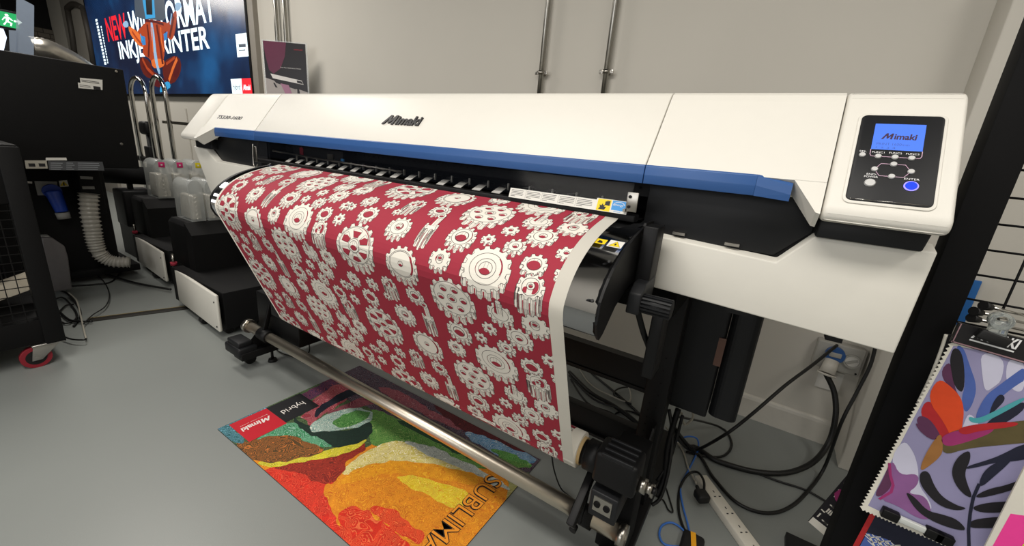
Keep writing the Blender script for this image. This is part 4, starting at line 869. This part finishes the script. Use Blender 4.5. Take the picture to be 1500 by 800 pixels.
# translucent jerry can
jc=thing('jerry_can','grey translucent plastic container with a handle standing at the foot of the black finishing machine','container',onx(75,425,-4.72))
b=MB(mat('can_plastic','6d6a6b',.35,var=.1)); P=[onx(u,v,-4.74) for u,v in ((54,343),(70,344),(88,356),(93,372),(99,418),(62,424))]
b.prism(P,(.14,0,0),bev=.012,seg=3); b.build('container_body',jc)
b=MB(label_g); P=[onx(u,v,-4.70) for u,v in ((53,343),(69,343),(71,348),(54,348))]; b.prism(P,(.06,0,0),bev=.004); b.build('handle',jc)
# dark equipment between the machine and the ink carts
b=MB(blackm,dkgrey,steel); b.cyl((-5.75,1.28,.86),(-5.45,1.62,.86),.09,n=26); b.mi=1; b.box(-5.75,-5.45,1.35,1.62,.35,.72,bev=.02); b.box(-5.9,-5.5,1.4,1.6,.0,.40); b.box(-5.62,-5.58,1.44,1.48,.7,.80); 
tag(b.build('equipment_stand'),'dark equipment stand with a black roll on top, in the gap beside the ink carts','equipment')
# wire trolley with red wheel
tr=thing('wire_trolley','black steel trolley with wire mesh side and a red wheel in the lower left corner','trolley',(-3.7,-.1,0))
b=MB(base_); b.box(-3.375,-3.30,.375,.455,.13,1.22,bev=.004); b.build('corner_post',tr)
b=MB(base_); b.box(-4.2,-4.12,.375,.455,.13,1.22,bev=.004); b.build('corner_post',tr)
b=MB(base_); b.box(-4.2,-3.31,-.9,.45,.145,.285,bev=.004); b.build('lower_tray',tr)
b=MB(base_); b.box(-4.2,-3.31,-.9,.45,.93,1.23,bev=.006); b.build('upper_box',tr)
b=MB(black)
for k in range(24):
    y=.375-.045*k; b.box(-3.312,-3.308,y-.002,y+.002,.285,.93)
for k in range(14): b.box(-3.309,-3.305,-.8,.375,.30+.046*k-.002,.30+.046*k+.002)
b.build('wire_mesh',tr)
b=MB(mat('galvanised_fork','a9a7a2',.3,metal=.9),mat('red_wheel','8a1f2c',.45),blackrub)
cy,cx_,r=.33,-3.34,.062
b.mi=1; b.ring((cx_-.018,cy,r),(cx_+.018,cy,r),r,.042,n=36); b.mi=2; b.cyl((cx_-.016,cy,r),(cx_+.019,cy,r),.042,n=30); b.mi=0
for s_ in (-1,1): b.prism([(cx_+s_*.026,cy-.02,r-.015),(cx_+s_*.026,cy+.02,r-.015),(cx_+s_*.026,cy+.10,.128),(cx_+s_*.026,cy-.005,.128)],(s_*.003,0,0),bev=.001)
b.box(cx_-.04,cx_+.04,cy-.01,cy+.12,.128,.140,bev=.003); b.cyl((cx_-.03,cy,r),(cx_+.032,cy,r),.009,n=12); b.build('castor',tr)
b=MB(blackrub,base_); b.cyl((-4.17,.33,r),(-4.13,.33,r),r,n=26); b.box(-4.19,-4.11,.32,.40,.10,.145); b.build('castor',tr)
b=MB(mat('carton_white','a8a090',.7)); b.obox((-3.62,.30,.40),(.05,.11,.05),(.10,-.05,0),(-.02,-.02,.03),bev=.004); tag(b.build('carton'),'tilted off-white carton inside the wire mesh trolley','box')
b=MB(label_w); b.obox((-3.60,.10,.42),(.03,.10,0),(.06,-.02,.02),(0,0,.012),bev=.003); tag(b.build('paper_pack'),'small pale paper pack lying behind the mesh, left of the tilted carton','paper')
b=MB(cable,blackm); 
for k in range(5): b.tube([(-3.9+.1*k,-.3,.29),(-3.7,-.1+.08*k,.33+.02*k),(-3.55+.03*k,.05,.31),(-3.7,.2,.30)],.012)
tag(b.build('cable_heap'),'heap of black cables lying in the tray of the wire mesh trolley','cable')
b=MB(steel); b.cyl((-3.75,.18,.29),(-3.70,.12,.90),.018,n=16); b.cyl((-3.66,.0,.29),(-3.70,-.05,.85),.022,n=16); tag(b.build('steel_rods'),'two pale rods leaning upright behind the mesh of the trolley','rod')
# clear sheets, air duct and lit screen on the hood
clr=mat('clear_sheet','a9b8cc',.12,alpha=.5,var=.05)
for k,(P,L) in enumerate((([(22,78),(48,81),(50,8),(24,-6)],'taller bluish clear acrylic sheet standing on top of the black finishing machine'),([(13,75),(24,77),(26,45),(13,44)],'shorter clear acrylic sheet standing left of the tall one on the black machine'))):
    b=MB(clr); b.prism([onx(u,v,-4.72) if i>1 else Vector((-4.72,onx(u,v,-4.72).y,1.757)) for i,(u,v) in enumerate(P)],(-.006,0,0)); tag(b.build('acrylic_sheet'),L,'acrylic sheet','clear sheets on the black machine')
b=MB(mat('foil_duct','a9a59c',.28,metal=.85,var=.2)); path=crom([onx(48,72,-5.05),onx(66,74,-5.05),onx(90,84,-5.1),onx(112,96,-5.15),onx(135,112,-5.2)],10); m_=len(path)
b.tube(path,lambda t:.088 if int(t*(m_-1))%2 else .083,n=22,smooth_path=False); tag(b.build('air_duct'),'shiny silver flexible air duct lying across the back of the black machine top','duct')
b=MB(dkgrey,mat('screen_glow','dfe9ff',.3,emit=1.0)); b.box(-7.2,-7.16,.82,1.22,1.85,2.25,bev=.004); b.cyl((-7.18,1.02,2.2),(-7.18,1.02,3.9),.015); b.mi=1; P=[on(u,v,0,-7.155) for u,v in ((-12,38),(4,40),(10,55),(5,76),(-12,74))]; b.prism(P,(-.004,0,0)); tag(b.build('lit_screen'),'small bright white screen at the far left edge under the green exit sign','screen')
ex=thing('exit_sign','green illuminated exit sign with running figure and arrow, hanging at the far left','sign',(-7.5,1.0,2.4))
A_,B_,C2,D_=[on(u,v,0,-7.0) for u,v in ((-22,14),(24,21),(24,37),(-22,33))]
ey0,ey1=A_.y,B_.y; ez0=min(C2.z,D_.z)+.0; ez1=max(A_.z,B_.z)
b=MB(dkgrey); b.box(-7.06,-7.001,ey0-.01,ey1+.01,ez0-.02,ez1+.02,bev=.004); b.cyl((-7.03,(ey0+ey1)/2,ez1),(-7.03,(ey0+ey1)/2,3.9),.012); b.build('housing',ex)
b=MB(mat('exit_green','128a4c',.4,emit=.9),mat('exit_white','e8fff2',.4,emit=1.0)); ar=Art(); w_=ey1-ey0; h_=ez1-ez0; ar.poly([(0,0),(w_,0),(w_,h_),(0,h_)],0,0)
mx=w_*.66
ar.poly(ell(mx,h_*.80,h_*.09,h_*.09),1,2); ar.poly([(mx-.14*h_,h_*.66),(mx+.10*h_,h_*.70),(mx+.26*h_,h_*.52),(mx+.22*h_,h_*.47),(mx+.08*h_,h_*.58),(mx+.02*h_,h_*.42),(mx+.2*h_,h_*.30),(mx+.12*h_,h_*.10),(mx+.06*h_,h_*.12),(mx+.10*h_,h_*.27),(mx-.06*h_,h_*.33),(mx-.2*h_,h_*.10),(mx-.28*h_,h_*.12),(mx-.12*h_,h_*.36),(mx-.06*h_,h_*.58),(mx-.18*h_,h_*.52),(mx-.24*h_,h_*.40),(mx-.29*h_,h_*.43)],1,2)
ax_=w_*.86; ar.poly([(ax_,h_*.44),(ax_+.16*h_*1.2,h_*.44),(ax_+.16*h_*1.2,h_*.30),(ax_+.42*h_,h_*.5),(ax_+.16*h_*1.2,h_*.70),(ax_+.16*h_*1.2,h_*.56),(ax_,h_*.56)],1,2)
ar.into(b,lambda x,y,z:Vector((-7.0+z+.0005,ey0+x,ez0+y))); b.build('sign_face',ex)
# grey column with dark bent conduits, left of the display
b=MB(mat('column_grey','8b877f',.7)); b.box(-11.9,TX0-.07,YW-.05,YW,0,3.9); struct(b.build('trim_4'))
b=MB(mat('dark_trim','38342f',.6)); 
for u0,u1 in ((99,112),(122,138)): b.tube([wy(u0,12,YW-.08),wy((u0+u1)/2,48,YW-.08),wy(u1,95,YW-.08)],.045,smooth_path=False)
b.tube([wy(99,12,YW-.08),wy(108,6,YW-.08),wy(122,12,YW-.08)],.045); struct(b.build('trim_5'))
brick=bpy.data.materials.new('dim_brick'); brick.use_nodes=True; nt=brick.node_tree; bs=nt.nodes['Principled BSDF']; bt=nt.nodes.new('ShaderNodeTexBrick'); bt.inputs['Scale'].default_value=3; bt.inputs['Color1'].default_value=lin('6a635a'); bt.inputs['Color2'].default_value=lin('5a544c'); bt.inputs['Mortar'].default_value=lin('3a3631'); tc=nt.nodes.new('ShaderNodeTexCoord'); mp=nt.nodes.new('ShaderNodeMapping'); mp.inputs['Rotation'].default_value=(0,PI/2,PI/2)
nt.links.new(tc.outputs['Object'],mp.inputs['Vector']); nt.links.new(mp.outputs['Vector'],bt.inputs['Vector']); nt.links.new(bt.outputs['Color'],bs.inputs['Base Color']); bs.inputs['Roughness'].default_value=.9
b=MB(brick); b.box(-13,-12.95,-1,YW,0,3.0); struct(b.build('trim_6'))
# chrome hoops
hp=thing('chrome_hoop_rack','chrome rack with two tall upside down U hoops, between black machine and printer','rack',(-6.2,1.9,0))
for (xa,xb) in ((-6.68,-6.22),(-6.04,-5.68)):
    b=MB(chrome); r=(xb-xa)/2
    arc=[(xa+r-r*math.cos(t),1.9,1.70+.17*math.sin(t)) for t in [PI*k/12 for k in range(13)]]
    b.tube([(xa,1.9,.10)]+arc+[(xb,1.9,.10)],.022,n=14,smooth_path=False); b.build('hoop',hp)
b=MB(black); b.box(-6.50,-6.30,1.86,1.94,1.25,1.40,bev=.03); b.box(-6.42,-6.28,1.86,1.94,.80,1.12,bev=.01); b.box(-6.9,-5.4,1.88,1.95,.93,.98); b.build('clamp',hp)
b=MB(black); b.box(-6.9,-5.4,1.7,2.1,.02,.12,bev=.01); b.cyl((-6.36,1.9,.1),(-6.36,1.9,1.3),.02); b.build('rack_base',hp)
b=MB(steel); b.box(-6.05,-5.3,1.955,1.985,1.395,1.425); b.build('side_rail',hp)
b=MB(steel); b.box(-6.5,-5.5,YW-.05,YW-.02,1.30,1.335); b.box(-6.3,-6.27,YW-.05,YW,1.3,1.335); b.box(-5.6,-5.57,YW-.05,YW,1.3,1.335); tag(b.build('wall_rail'),'short horizontal steel rail on the pale wall just below the display','rail')
# ink carts
ic=thing('ink_cart','low ink supply cart with white front and black body, nearer to the printer','cart',(-3.4,1.35,0),'ink supply carts')
b=MB(white2,dkgrey); b.hexa([(-3.86,1.165,.055),(-2.99,1.112,.055),(-2.99,1.135,.055),(-3.86,1.188,.055),(-3.86,1.165,.325),(-2.99,1.112,.325),(-2.99,1.135,.325),(-3.86,1.188,.325)],bev=.010); b.mi=1
for x,z in ((-3.02,.09),(-3.02,.27),(-3.83,.09)): b.cyl((x,1.112-(x+2.99)*.061+.002,z),(x,1.108-(x+2.99)*.061,z),.006,n=10)
b.build('front_panel',ic)
b=MB(base_); b.box(-3.84,-2.995,1.16,2.02,.06,.328,bev=.003); b.build('body',ic)
b=MB(base_); b.prismx([(0,0)]*0 or [(1.235,.328),(1.98,.328),(1.98,.69),(1.26,.69),(1.235,.66)],-4.0,-3.70,bev=.003); b.prism([(-3.70,1.235,.328),(-3.59,1.235,.328),(-3.59,1.235,.61),(-3.69,1.235,.69),(-3.70,1.235,.69)],(0,.745,0)); b.build('upper_box',ic)
for x,y in ((-3.08,1.2),(-3.35,1.16),(-3.10,1.92),(-3.75,1.92)):
    b=MB(blackrub); b.cyl((x-.025,y,.028),(x+.025,y,.028),.028,n=20); b.box(x-.015,x+.015,y-.015,y+.015,.04,.062); b.build('castor',ic)
b=MB(steel,red); b.cyl((-3.87,1.19,.33),(-3.87,1.19,.42),.012,n=14); b.mi=1; b.cyl((-3.87,1.19,.33),(-3.87,1.19,.355),.022,n=16); b.build('valve',ic)
def copy_tree(o,parent=None):
    c=o.copy(); COL.objects.link(c)
    if parent: c.parent=parent
    for ch in [x for x in bpy.data.objects if x.parent==o]: copy_tree(ch,c)
    return c
ic2=copy_tree(ic); ic2.location=Vector(ic.location)+Vector((-1.36,.15,0)); ic2['label']='low ink supply cart with white front and black body, farther behind beside the hose'
bagm=mat('frosted_plastic','c4c8c6',.25,alpha=.40,var=.03); foil=mat('foil_pouch','c9c4b8',.35,metal=.35,var=.25,scale=14,bump=.6,bscale=30)
mag=mat('magenta_tag','c8206a',.5); yel=mat('yellow_tag','d8c818',.5)
def bag(x1,y0,y1,z0,h,tagm,label,group,wave=True):
    t=thing('ink_pouch_case',label,'ink case',(x1-.13,(y0+y1)/2,z0),group)
    b=MB(bagm); w_=y1-y0; n=10
    prof=[(y0+.004,z0),(y1-.004,z0),(y1-.004,z0+h*.80)]+[((y0+y1)/2+(w_/2-.004)*math.cos(a),z0+h*.80+h*.20*math.sin(a)) for a in [PI*k/n for k in range(1,n)]]+[(y0+.004,z0+h*.80)]
    b.prismx(prof,x1-.27,x1,bev=.004); b.build('case_body',t)
    b=MB(foil); b.prismx([(y0+.02,z0+.01),(y1-.02,z0+.01),(y1-.03,z0+h*.62),(y0+.03,z0+h*.62)],x1-.24,x1-.02,bev=.012,seg=3); b.build('foil_pouch',t)
    if wave:
        b=MB(foil); ym=(y0+y1)/2; b.tube([(x1-.016,ym+(.006 if k%2 else -.006),z0+.015+k*(h*.6/12)) for k in range(13)],.008,n=8,sub=3); b.build('pouch_seam',t)
    if tagm:
        b=MB(tagm,label_w); ym=(y0+y1)/2; b.box(x1+.0005,x1+.003,ym-.028,ym+.022,z0+h*.80,z0+h*.80+.05,bev=.001); b.mi=1; b.box(x1+.003,x1+.0036,ym-.010,ym+.004,z0+h*.80+.018,z0+h*.80+.032); b.build('colour_tag',t)
YB=[1.285,1.395,1.515,1.625]
for k in range(3): bag(-3.70,YB[k],YB[k]+.105,.692,.315,None,('frosted ink pouch case on the nearer cart, leftmost of its row','frosted ink pouch case on the nearer cart, middle of its row','frosted ink pouch case on the nearer cart, rightmost and half behind the fabric')[k],'ink cases on the nearer cart')
YB=[1.50,1.645,1.80,1.955]
for k in range(4): bag(-5.02,YB[k],YB[k]+.14,.692,.37,(mag,mag,yel,yel)[k],('frosted ink case with magenta tag on the farther cart, leftmost of its row','frosted ink case with magenta tag on the farther cart, right beside the yellow tagged ones','frosted ink case with yellow tag on the farther cart, next to the magenta ones','frosted ink case with yellow tag on the farther cart, rightmost of its row')[k],'ink cases on the farther cart')
# floor cables at the left and the floor strip
fs=MB(mat('floor_strip','2c2a26',.5),mat('strip_edge','8a7a50',.5)); A=fl(128,470);B=fl(292,449); d=(B-A).normalized(); sd=Vector((d.y,-d.x,0))
fs.obox((A+B)/2+Vector((0,0,.004)),(B-A)/2,sd*.035,(0,0,.004),bev=.002); fs.mi=1; fs.obox((A+B)/2+Vector((0,0,.0085))-sd*.03,(B-A)/2,sd*.004,(0,0,.0008)); tag(fs.build('cable_cover_strip'),'flat dark cable cover strip running over the floor from the trolley to the ink carts','cable cover')
for i,(L,pp,r) in enumerate([('black cable leaving the trolley post along the machine base towards the hose',[(75,422),(110,419),(140,417),(165,412),(180,392)],.007),
 ('black cable arcing over the floor just right of the trolley post',[(76,425),(95,428),(112,445),(118,462),(108,478)],.007),
 ('black cable loop nearest the trolley post, crossing the arc',[(78,440),(92,436),(108,452),(112,466),(95,474),(84,463),(96,448),(108,446)],.006),
 ('black cable running along the floor strip from the loops',[(85,455),(100,468),(115,471),(135,471)],.008),
 ('thin grey cable dropping to the floor beside the cable loops',[(100,428),(112,440),(118,462),(122,480),(126,496)],.005),
 ('thin cable sagging from the hose down to the floor strip',[(130,395),(150,410),(160,430),(155,448),(135,462),(122,475)],.004),
 ('black cable lying from the hose to the farther ink cart',[(150,400),(175,408),(205,416),(250,424)],.010),
 ('black cable lying from the floor castor to the cable end',[(90,492),(105,497),(122,498),(126,496)],.005)]):
    cab('floor_cable',L,[Fz(u,v,.006+.004*i) for u,v in pp],r,m=cable if 'grey' not in L else mat('grey_cable','a8a498',.5))
# ================================================================ RIGHT: display rack with hanging fabrics
rk=thing('display_rack','tall black steel display rack with a wire grid at the right edge','rack',(.55,1.5,0))
PY=1.45; xa=.2635*PY; xb=.3150*PY
b=MB(blackm); b.box(xa,xb,PY,PY+.07,.0,2.6,bev=.002); b.build('post',rk)
b=MB(black); b.box(1.30,1.37,PY,PY+.07,0,2.6); b.build('post',rk)
b=MB(black)
for k in range(-8,18): z=1.4-1.5*(.0008+.0435*k); b.cyl((xb-.01,1.5,z),(1.32,1.5,z),.0028,n=8)
b.build('grid_wires',rk)
b=MB(black)
for k in range(7): x=.538+.13*k; b.cyl((x,1.494,.25),(x,1.494,2.2),.0028,n=8)
b.build('grid_wires',rk)
b=MB(dkgrey); b.box(.33,1.4,1.35,1.75,.0,.03,bev=.003); b.build('rack_base',rk)
SY=1.33
pa=wy(1560,700,1.27); b=MB(black); b.cyl((pa.x,1.272,pa.z),(pa.x,1.5,pa.z),.006); b.build('sample_arm',rk)
def sp(u,v): p=wy(u,v,SY); return (p.x,p.z)
def swatch(th,name,label,outline,y,arts,parts=()):
    pass
smats=[mat('fabric_lavender','9490b4',.8,var=.08,scale=6),mat('fabric_black','1d1b20',.8),mat('fabric_orange','d8481e',.8,var=.15,scale=40),mat('fabric_red','b02428',.8,var=.15,scale=40),mat('fabric_blue','4a62a8',.8,var=.2,scale=20),mat('fabric_pale','c9c8dc',.8,var=.1,scale=12),mat('fabric_navy','1d2033',.8,var=.2),mat('fabric_plum','5a3050',.8,var=.3,scale=20),mat('fabric_magenta','9a2f6a',.8,var=.2),mat('fabric_olive','5a5030',.8,var=.3,scale=30),mat('fabric_teal','4aa0a8',.8),mat('fabric_cream','dcd8cc',.85),mat('fabric_brown','9a6a38',.8,var=.3,scale=30),mat('fabric_violet','8a5a90',.8,var=.3,scale=14)]
LAV,KB,OR,RD,BL,PL,NV,PM,MG,OL,TE,CR,BR,VI=range(14)
sb=thing('fabric_sample','hanging fabric sample printed with an orange flower and dark leaves under a black header','fabric sample',wy(1330,780,SY))
ar=Art(); ar.eps=.0003
def ap(L,mi,layer): ar.poly([sp(*q) for q in L],mi,layer)
n_=46; L0=Vector(sp(1395,502)); L1=Vector(sp(1262,745)); dd=(L1-L0)/n_; nx=Vector((-dd.y,dd.x)).normalized()
edge=[]
for i in range(n_): edge+= [tuple(L0+dd*i),tuple(L0+dd*(i+.5)+Vector((-.006,0)))]
edge.append(tuple(L1))
n2=30; R1=Vector(sp(1440,822)); d2=(R1-L1)/n2
for i in range(1,n2): edge+=[tuple(L1+d2*(i-.5)+Vector((0,-.005))),tuple(L1+d2*i)]
edge+=[tuple(R1),sp(1560,800),sp(1560,548)]
base_out=edge
ar.poly(base_out,CR,0)
z1=lambda a,c:(1240+a*260/1156,440+c*180/800)
z2=lambda a,c:(1240+a*.25,600+c*.25)
def p1(L,mi,layer): ap([z1(*q) for q in (L if layer==1 else soft(L,2))],mi,layer)
def p2(L,mi,layer): ap([z2(*q) for q in soft(L,2)],mi,layer)
p1([(695,295),(1500,430),(1500,2000),(900,1700),(140,1335),(440,760)],LAV,1)
p1([(695,300),(750,330),(770,470),(760,610),(700,560),(680,450),(670,380)],KB,3)
p1([(600,470),(680,380),(700,560),(740,640),(690,600)],PM,2)
p1([(705,290),(760,300),(800,420),(850,560),(820,680),(770,740),(745,640),(770,560),(765,430)],BL,2)
p1([(595,500),(680,560),(745,630),(765,720),(750,830),(730,960),(690,920),(640,800),(520,640)],OR,4)
p1([(520,640),(600,700),(680,800),(720,960),(640,960),(560,830),(470,740)],RD,3); p1([(470,740),(560,780),(650,960),(560,900),(450,800)],PM,4)
p1([(870,330),(1030,370),(1010,520),(960,560),(900,600),(880,470)],PL,2); p1([(1050,370),(1160,390),(1160,580),(1100,600),(1030,520)],PL,2)
p1([(1160,430),(1100,470),(980,560),(900,620),(830,760),(870,790),(940,720),(1010,620),(1120,540),(1160,520)],BL,3); p1([(1000,600),(1040,640),(960,720),(920,760),(950,660)],NV,4)
p1([(790,750),(850,770),(960,720),(1160,620),(1160,650),(960,760),(870,800),(800,790)],TE,5); p1([(1160,640),(960,750),(880,830),(760,850),(740,870),(900,870),(1160,720)],NV,4)
p1([(800,720),(760,800),(720,960),(800,900),(880,830)],PL,3)
p2([(550,150),(700,100),(1040,60),(1300,40),(1300,170),(900,205),(700,225),(560,270)],OL,5); p2([(545,150),(700,105),(860,85),(860,130),(700,190),(570,220)],MG,6); p2([(640,110),(760,80),(1000,65),(1000,95),(780,120),(680,150)],RD,7)
p2([(555,125),(565,240),(540,280),(480,330),(430,360),(440,300),(500,190)],BR,6); p2([(395,60),(540,160),(500,180),(420,120)],PM,6)
p2([(330,170),(390,240),(420,340),(420,440),(480,520),(505,590),(440,560),(330,470),(250,300)],PL,3)
p2([(270,290),(310,385),(420,370),(420,440),(350,490),(470,500),(505,640),(420,640),(300,560),(180,520),(240,350)],VI,4)
p2([(255,300),(245,340),(255,400),(265,450),(200,510),(160,500),(215,400)],PM,5)
ar.stroke([sp(*z2(*q)) for q in ((250,310),(255,380),(272,440),(260,480),(190,522))],.006,MG,6)
# dark leaves
p2([(430,360),(480,355),(510,440),(560,510),(650,560),(710,575),(640,590),(540,560),(460,480),(425,420)],KB,7)
p2([(335,470),(400,510),(470,590),(560,610),(650,640),(710,710),(600,690),(480,640),(400,580)],KB,7)
p2([(720,230),(725,290),(690,360),(700,420),(740,515),(690,500),(630,430),(610,350),(650,270)],KB,7)
p2([(700,330),(800,300),(900,265),(1040,190),(1300,170),(1300,230),(1000,300),(900,300),(700,350)],NV,6)
p2([(770,430),(800,360),(860,310),(980,270),(940,320),(860,390),(790,450)],NV,7)
p2([(750,500),(830,460),(930,440),(1060,390),(1060,430),(960,470),(850,500),(770,515)],KB,7)
p2([(725,570),(800,545),(900,535),(1060,530),(1060,580),(900,600),(780,600)],KB,7)
p2([(715,650),(800,630),(960,620),(1060,640),(960,690),(800,690),(720,690)],KB,7)
ar.stroke([sp(*z2(*q)) for q in ((775,430),(740,510),(722,600),(712,700),(715,800),(720,900))],.006,NV,8)
b=MB(*smats); fr=Vector((0,SY,0))
ar.into(b,lambda x,y,z:Vector((x,SY-.001-z,y))); b.mi=CR; b.prism([(x,SY,z) for x,z in [sp(1395,502),sp(1262,745),sp(1440,822),sp(1560,800),sp(1560,548)]],(0,.004,0)); b.build('printed_fabric',sb)
b=MB(mat('header_black','1b1a1c',.4),textwht,mat('header_line','9a7a80',.5)); ar=Art(); ar.eps=.0003
H=[sp(1404,472),sp(1391,500),sp(1560,549),sp(1560,511)]
ar.poly(H,0,0); hv=Vector(sp(1560,511))-Vector(sp(1404,472)); ang=math.atan2(hv.y,hv.x)
c_=sp(1420,493); e_=Vector(sp(1487,511))-Vector(c_); ra=math.atan2(e_.y,e_.x); u2=e_.normalized(); v2=Vector((-u2.y,u2.x)); k=e_.length
ar.poly([tuple(Vector(c_)+u2*(a_*k*.20)+v2*(b_*.024)) for a_,b_ in LOGO_M],1,2); o2=Vector(c_)+u2*k*.36; ar.text('IMAKI',o2.x,o2.y,k*.64,.024,1,2,rot=ra,shear=.1,bold=.04)
ar.stroke([sp(1418.5,496),sp(1483,514)],.0035,1,2); ar.stroke([sp(1392,498.5),sp(1560,546.5)],.003,2,1); ar.stroke([sp(1407,473),sp(1394,500)],.002,2,1)
ar.into(b,lambda x,y,z:Vector((x,SY-.0065-z,y))); b.prism([(x,SY-.006,z) for x,z in H],(0,.010,0)); b.build('header_card',sb)
# hanger bar along the hem
b=MB(mat('clear_hanger','c8ccc8',.15),black); h0=wy(1300,752,SY-.014);h1=wy(1396,795,SY-.014); dd_=(h1-h0)/2; b.obox((h0+h1)/2,dd_,(0,.006,0),Vector((-dd_.z,0,dd_.x)).normalized()*.008,bev=.002); b.mi=1
for f in (.04,.72,.86): c=h0.lerp(h1,f); b.obox(c,dd_.normalized()*.018,(0,.010,0),Vector((-dd_.z,0,dd_.x)).normalized()*.013,bev=.003)
b.build('hem_hanger',sb)
# clip and pegs
cl_=thing('hanging_clip','clear plastic clip with black jaws holding the black header of the fabric sample','clip',wy(1457,498,SY-.02))
b=MB(mat('clear_clip','e0e6e4',.08,trans=.8,var=0),blackrub); p=wy(1466,470,SY-.015); q_=wy(1458,492,SY-.015); u_=(p-q_).normalized()
b.ring(p-Vector((0,.010,0)),p+Vector((0,.010,0)),.019,.012); b.obox((p+q_)/2-u_*.002,Vector((.015,0,0)),(0,.009,0),u_*.020,bev=.004); b.build('clip_body',cl_)
b=MB(blackrub); b.obox(wy(1454.5,495,SY-.018),Vector((.026,0,-.006)),(0,.009,0),Vector((.004,0,.011)),bev=.004); b.build('clip_jaw',cl_)
for k,(u,v) in enumerate(((1441,448),(1427,456),(1423,466))):
    t=thing('display_peg',('chrome display peg with black tip, topmost of the three on the wire grid','chrome display peg with black tip, middle of the three on the wire grid','chrome display peg with black tip, lowest of the three on the wire grid')[k],'peg',wy(u,v,1.40),'pegs on the wire grid')
    a=wy(u,v,1.40); d_=(wy(u+60,v+14,1.47)-a)
    b=MB(chrome); b.cyl(a,a+d_*1.5,.0035,n=12); b.build('rod',t)
    b=MB(blackrub); b.cyl(a-d_*.02,a+d_*.17,.011,.008,n=16); b.build('tip',t)
# sample book right behind
b=MB(smats[KB],smats[CR]); P=[wy(u,v,SY+.03) for u,v in ((1386,490),(1340,610),(1300,680),(1420,700),(1500,520),(1500,500))]; b.prism(P,(0,.006,0)); b.mi=1; b.tube([wy(1386,490,SY+.022),wy(1376,520,SY+.022),wy(1362,555,SY+.022),wy(1345,590,SY+.022)],.0035,n=8); tag(b.build('fabric_sample'),'black fabric sample hanging just behind the orange flower one, only its edge showing','fabric sample')
# lower sample with blue leaves
b=MB(smats[NV],smats[BL],smats[CR],smats[RD]); ar=Art(); ar.eps=.0003
LY=SY+.05
def lp_(u,v): p=wy(u,v,LY); return (p.x,p.z)
ar.poly([lp_(1283,745),lp_(1252,803),lp_(1300,830),lp_(1440,850),lp_(1440,800)],0,0); ar.poly([lp_(1270,780),lp_(1258,803),lp_(1300,830),lp_(1345,822),lp_(1300,790)],1,1)
for k in range(4):
    a=lp_(1272+14*k,782+6*k);c=lp_(1284+14*k,806+6*k); ar.stroke([a,c],.004,2,2)
    for f in (.2,.5,.8):
        m=(a[0]+(c[0]-a[0])*f,a[1]+(c[1]-a[1])*f); ar.stroke([m,(m[0]-.02,m[1]+.012)],.0025,2,2); ar.stroke([m,(m[0]+.02,m[1]+.016)],.0025,2,2)
ar.stroke([lp_(1281,748),lp_(1250,806)],.012,3,3)
ar.into(b,lambda x,y,z:Vector((x,LY-.001-z,y))); b.prism([(x,LY,z) for x,z in [lp_(1283,745),lp_(1252,803),lp_(1300,830),lp_(1440,850),lp_(1440,800)]],(0,.004,0)); tag(b.build('fabric_sample'),'dark and blue leaf patterned fabric sample below the orange flower one','fabric sample')
# pink sample in the corner
b=MB(smats[CR],mat('fabric_pink','f0409a',.75),mat('fabric_lime','c8dc30',.75)); ar=Art(); ar.eps=.0003; KY=SY-.06
def kp(u,v): p=wy(u,v,KY); return (p.x,p.z)
ar.poly([kp(1440,806),kp(1502,682),kp(1600,700),kp(1600,860),kp(1500,860)],0,0); ar.poly([kp(1450,806),kp(1480,752),kp(1560,764),kp(1560,850),kp(1490,850)],1,1); ar.poly([kp(1490,808),kp(1504,790),kp(1560,800),kp(1560,850)],2,2)
ar.into(b,lambda x,y,z:Vector((x,KY-.001-z,y))); b.prism([(x,KY,z) for x,z in [kp(1440,806),kp(1502,682),kp(1600,700),kp(1600,860),kp(1500,860)]],(0,.004,0)); tag(b.build('fabric_sample'),'white bordered fabric sample with bright pink and lime in the bottom right corner','fabric sample')
# zebra sample behind the post
ZY=1.62
def zp(u,v): p=wy(u,v,ZY); return (p.x,p.z)
b=MB(smats[KB],smats[CR],smats[MG]); ar=Art(); ar.eps=.0003
O4=[zp(1263,671),zp(1184,764),zp(1219,794),zp(1320,850),zp(1330,700)]
ar.poly(O4,0,0); ar.poly([zp(1191,757),zp(1184,764),zp(1219,794),zp(1224,783)],1,2)
rn=random.Random(3)
for r in range(9):
    for c in range(7):
        u=1200+c*12+r*6-8; v=752-r*11+c*9
        if u+ (v-671)*.0 <0: continue
        sgn=1 if (r+c)%2 else -1
        for k in range(3):
            a=(u+k*3.2*.8,v+k*2.4); e=(a[0]+5,a[1]+sgn*5)
            def inside(q): 
                return (q[0]-1184)*(671-764)-(q[1]-764)*(1263-1184) <-250
            if inside(a) and inside(e): ar.stroke([zp(*a),zp(*e)],.0045,1,1)
ar.poly([zp(1222,722),zp(1230,716),zp(1243,722),zp(1246,732),zp(1238,740),zp(1228,738),zp(1223,731)],2,4)
ar.into(b,lambda x,y,z:Vector((x,ZY-.001-z,y))); b.prism([(x,ZY,z) for x,z in O4],(0,.004,0)); tag(b.build('fabric_sample'),'black and cream zebra striped fabric with a magenta rose, behind the rack post','fabric sample')
# ---------------------------------------------------------------- render look
sc=bpy.context.scene; sc.view_settings.view_transform='Standard'; sc.view_settings.look='None'; sc.view_settings.gamma=1; sc.view_settings.exposure=0.42
sc.view_settings.use_curve_mapping=False
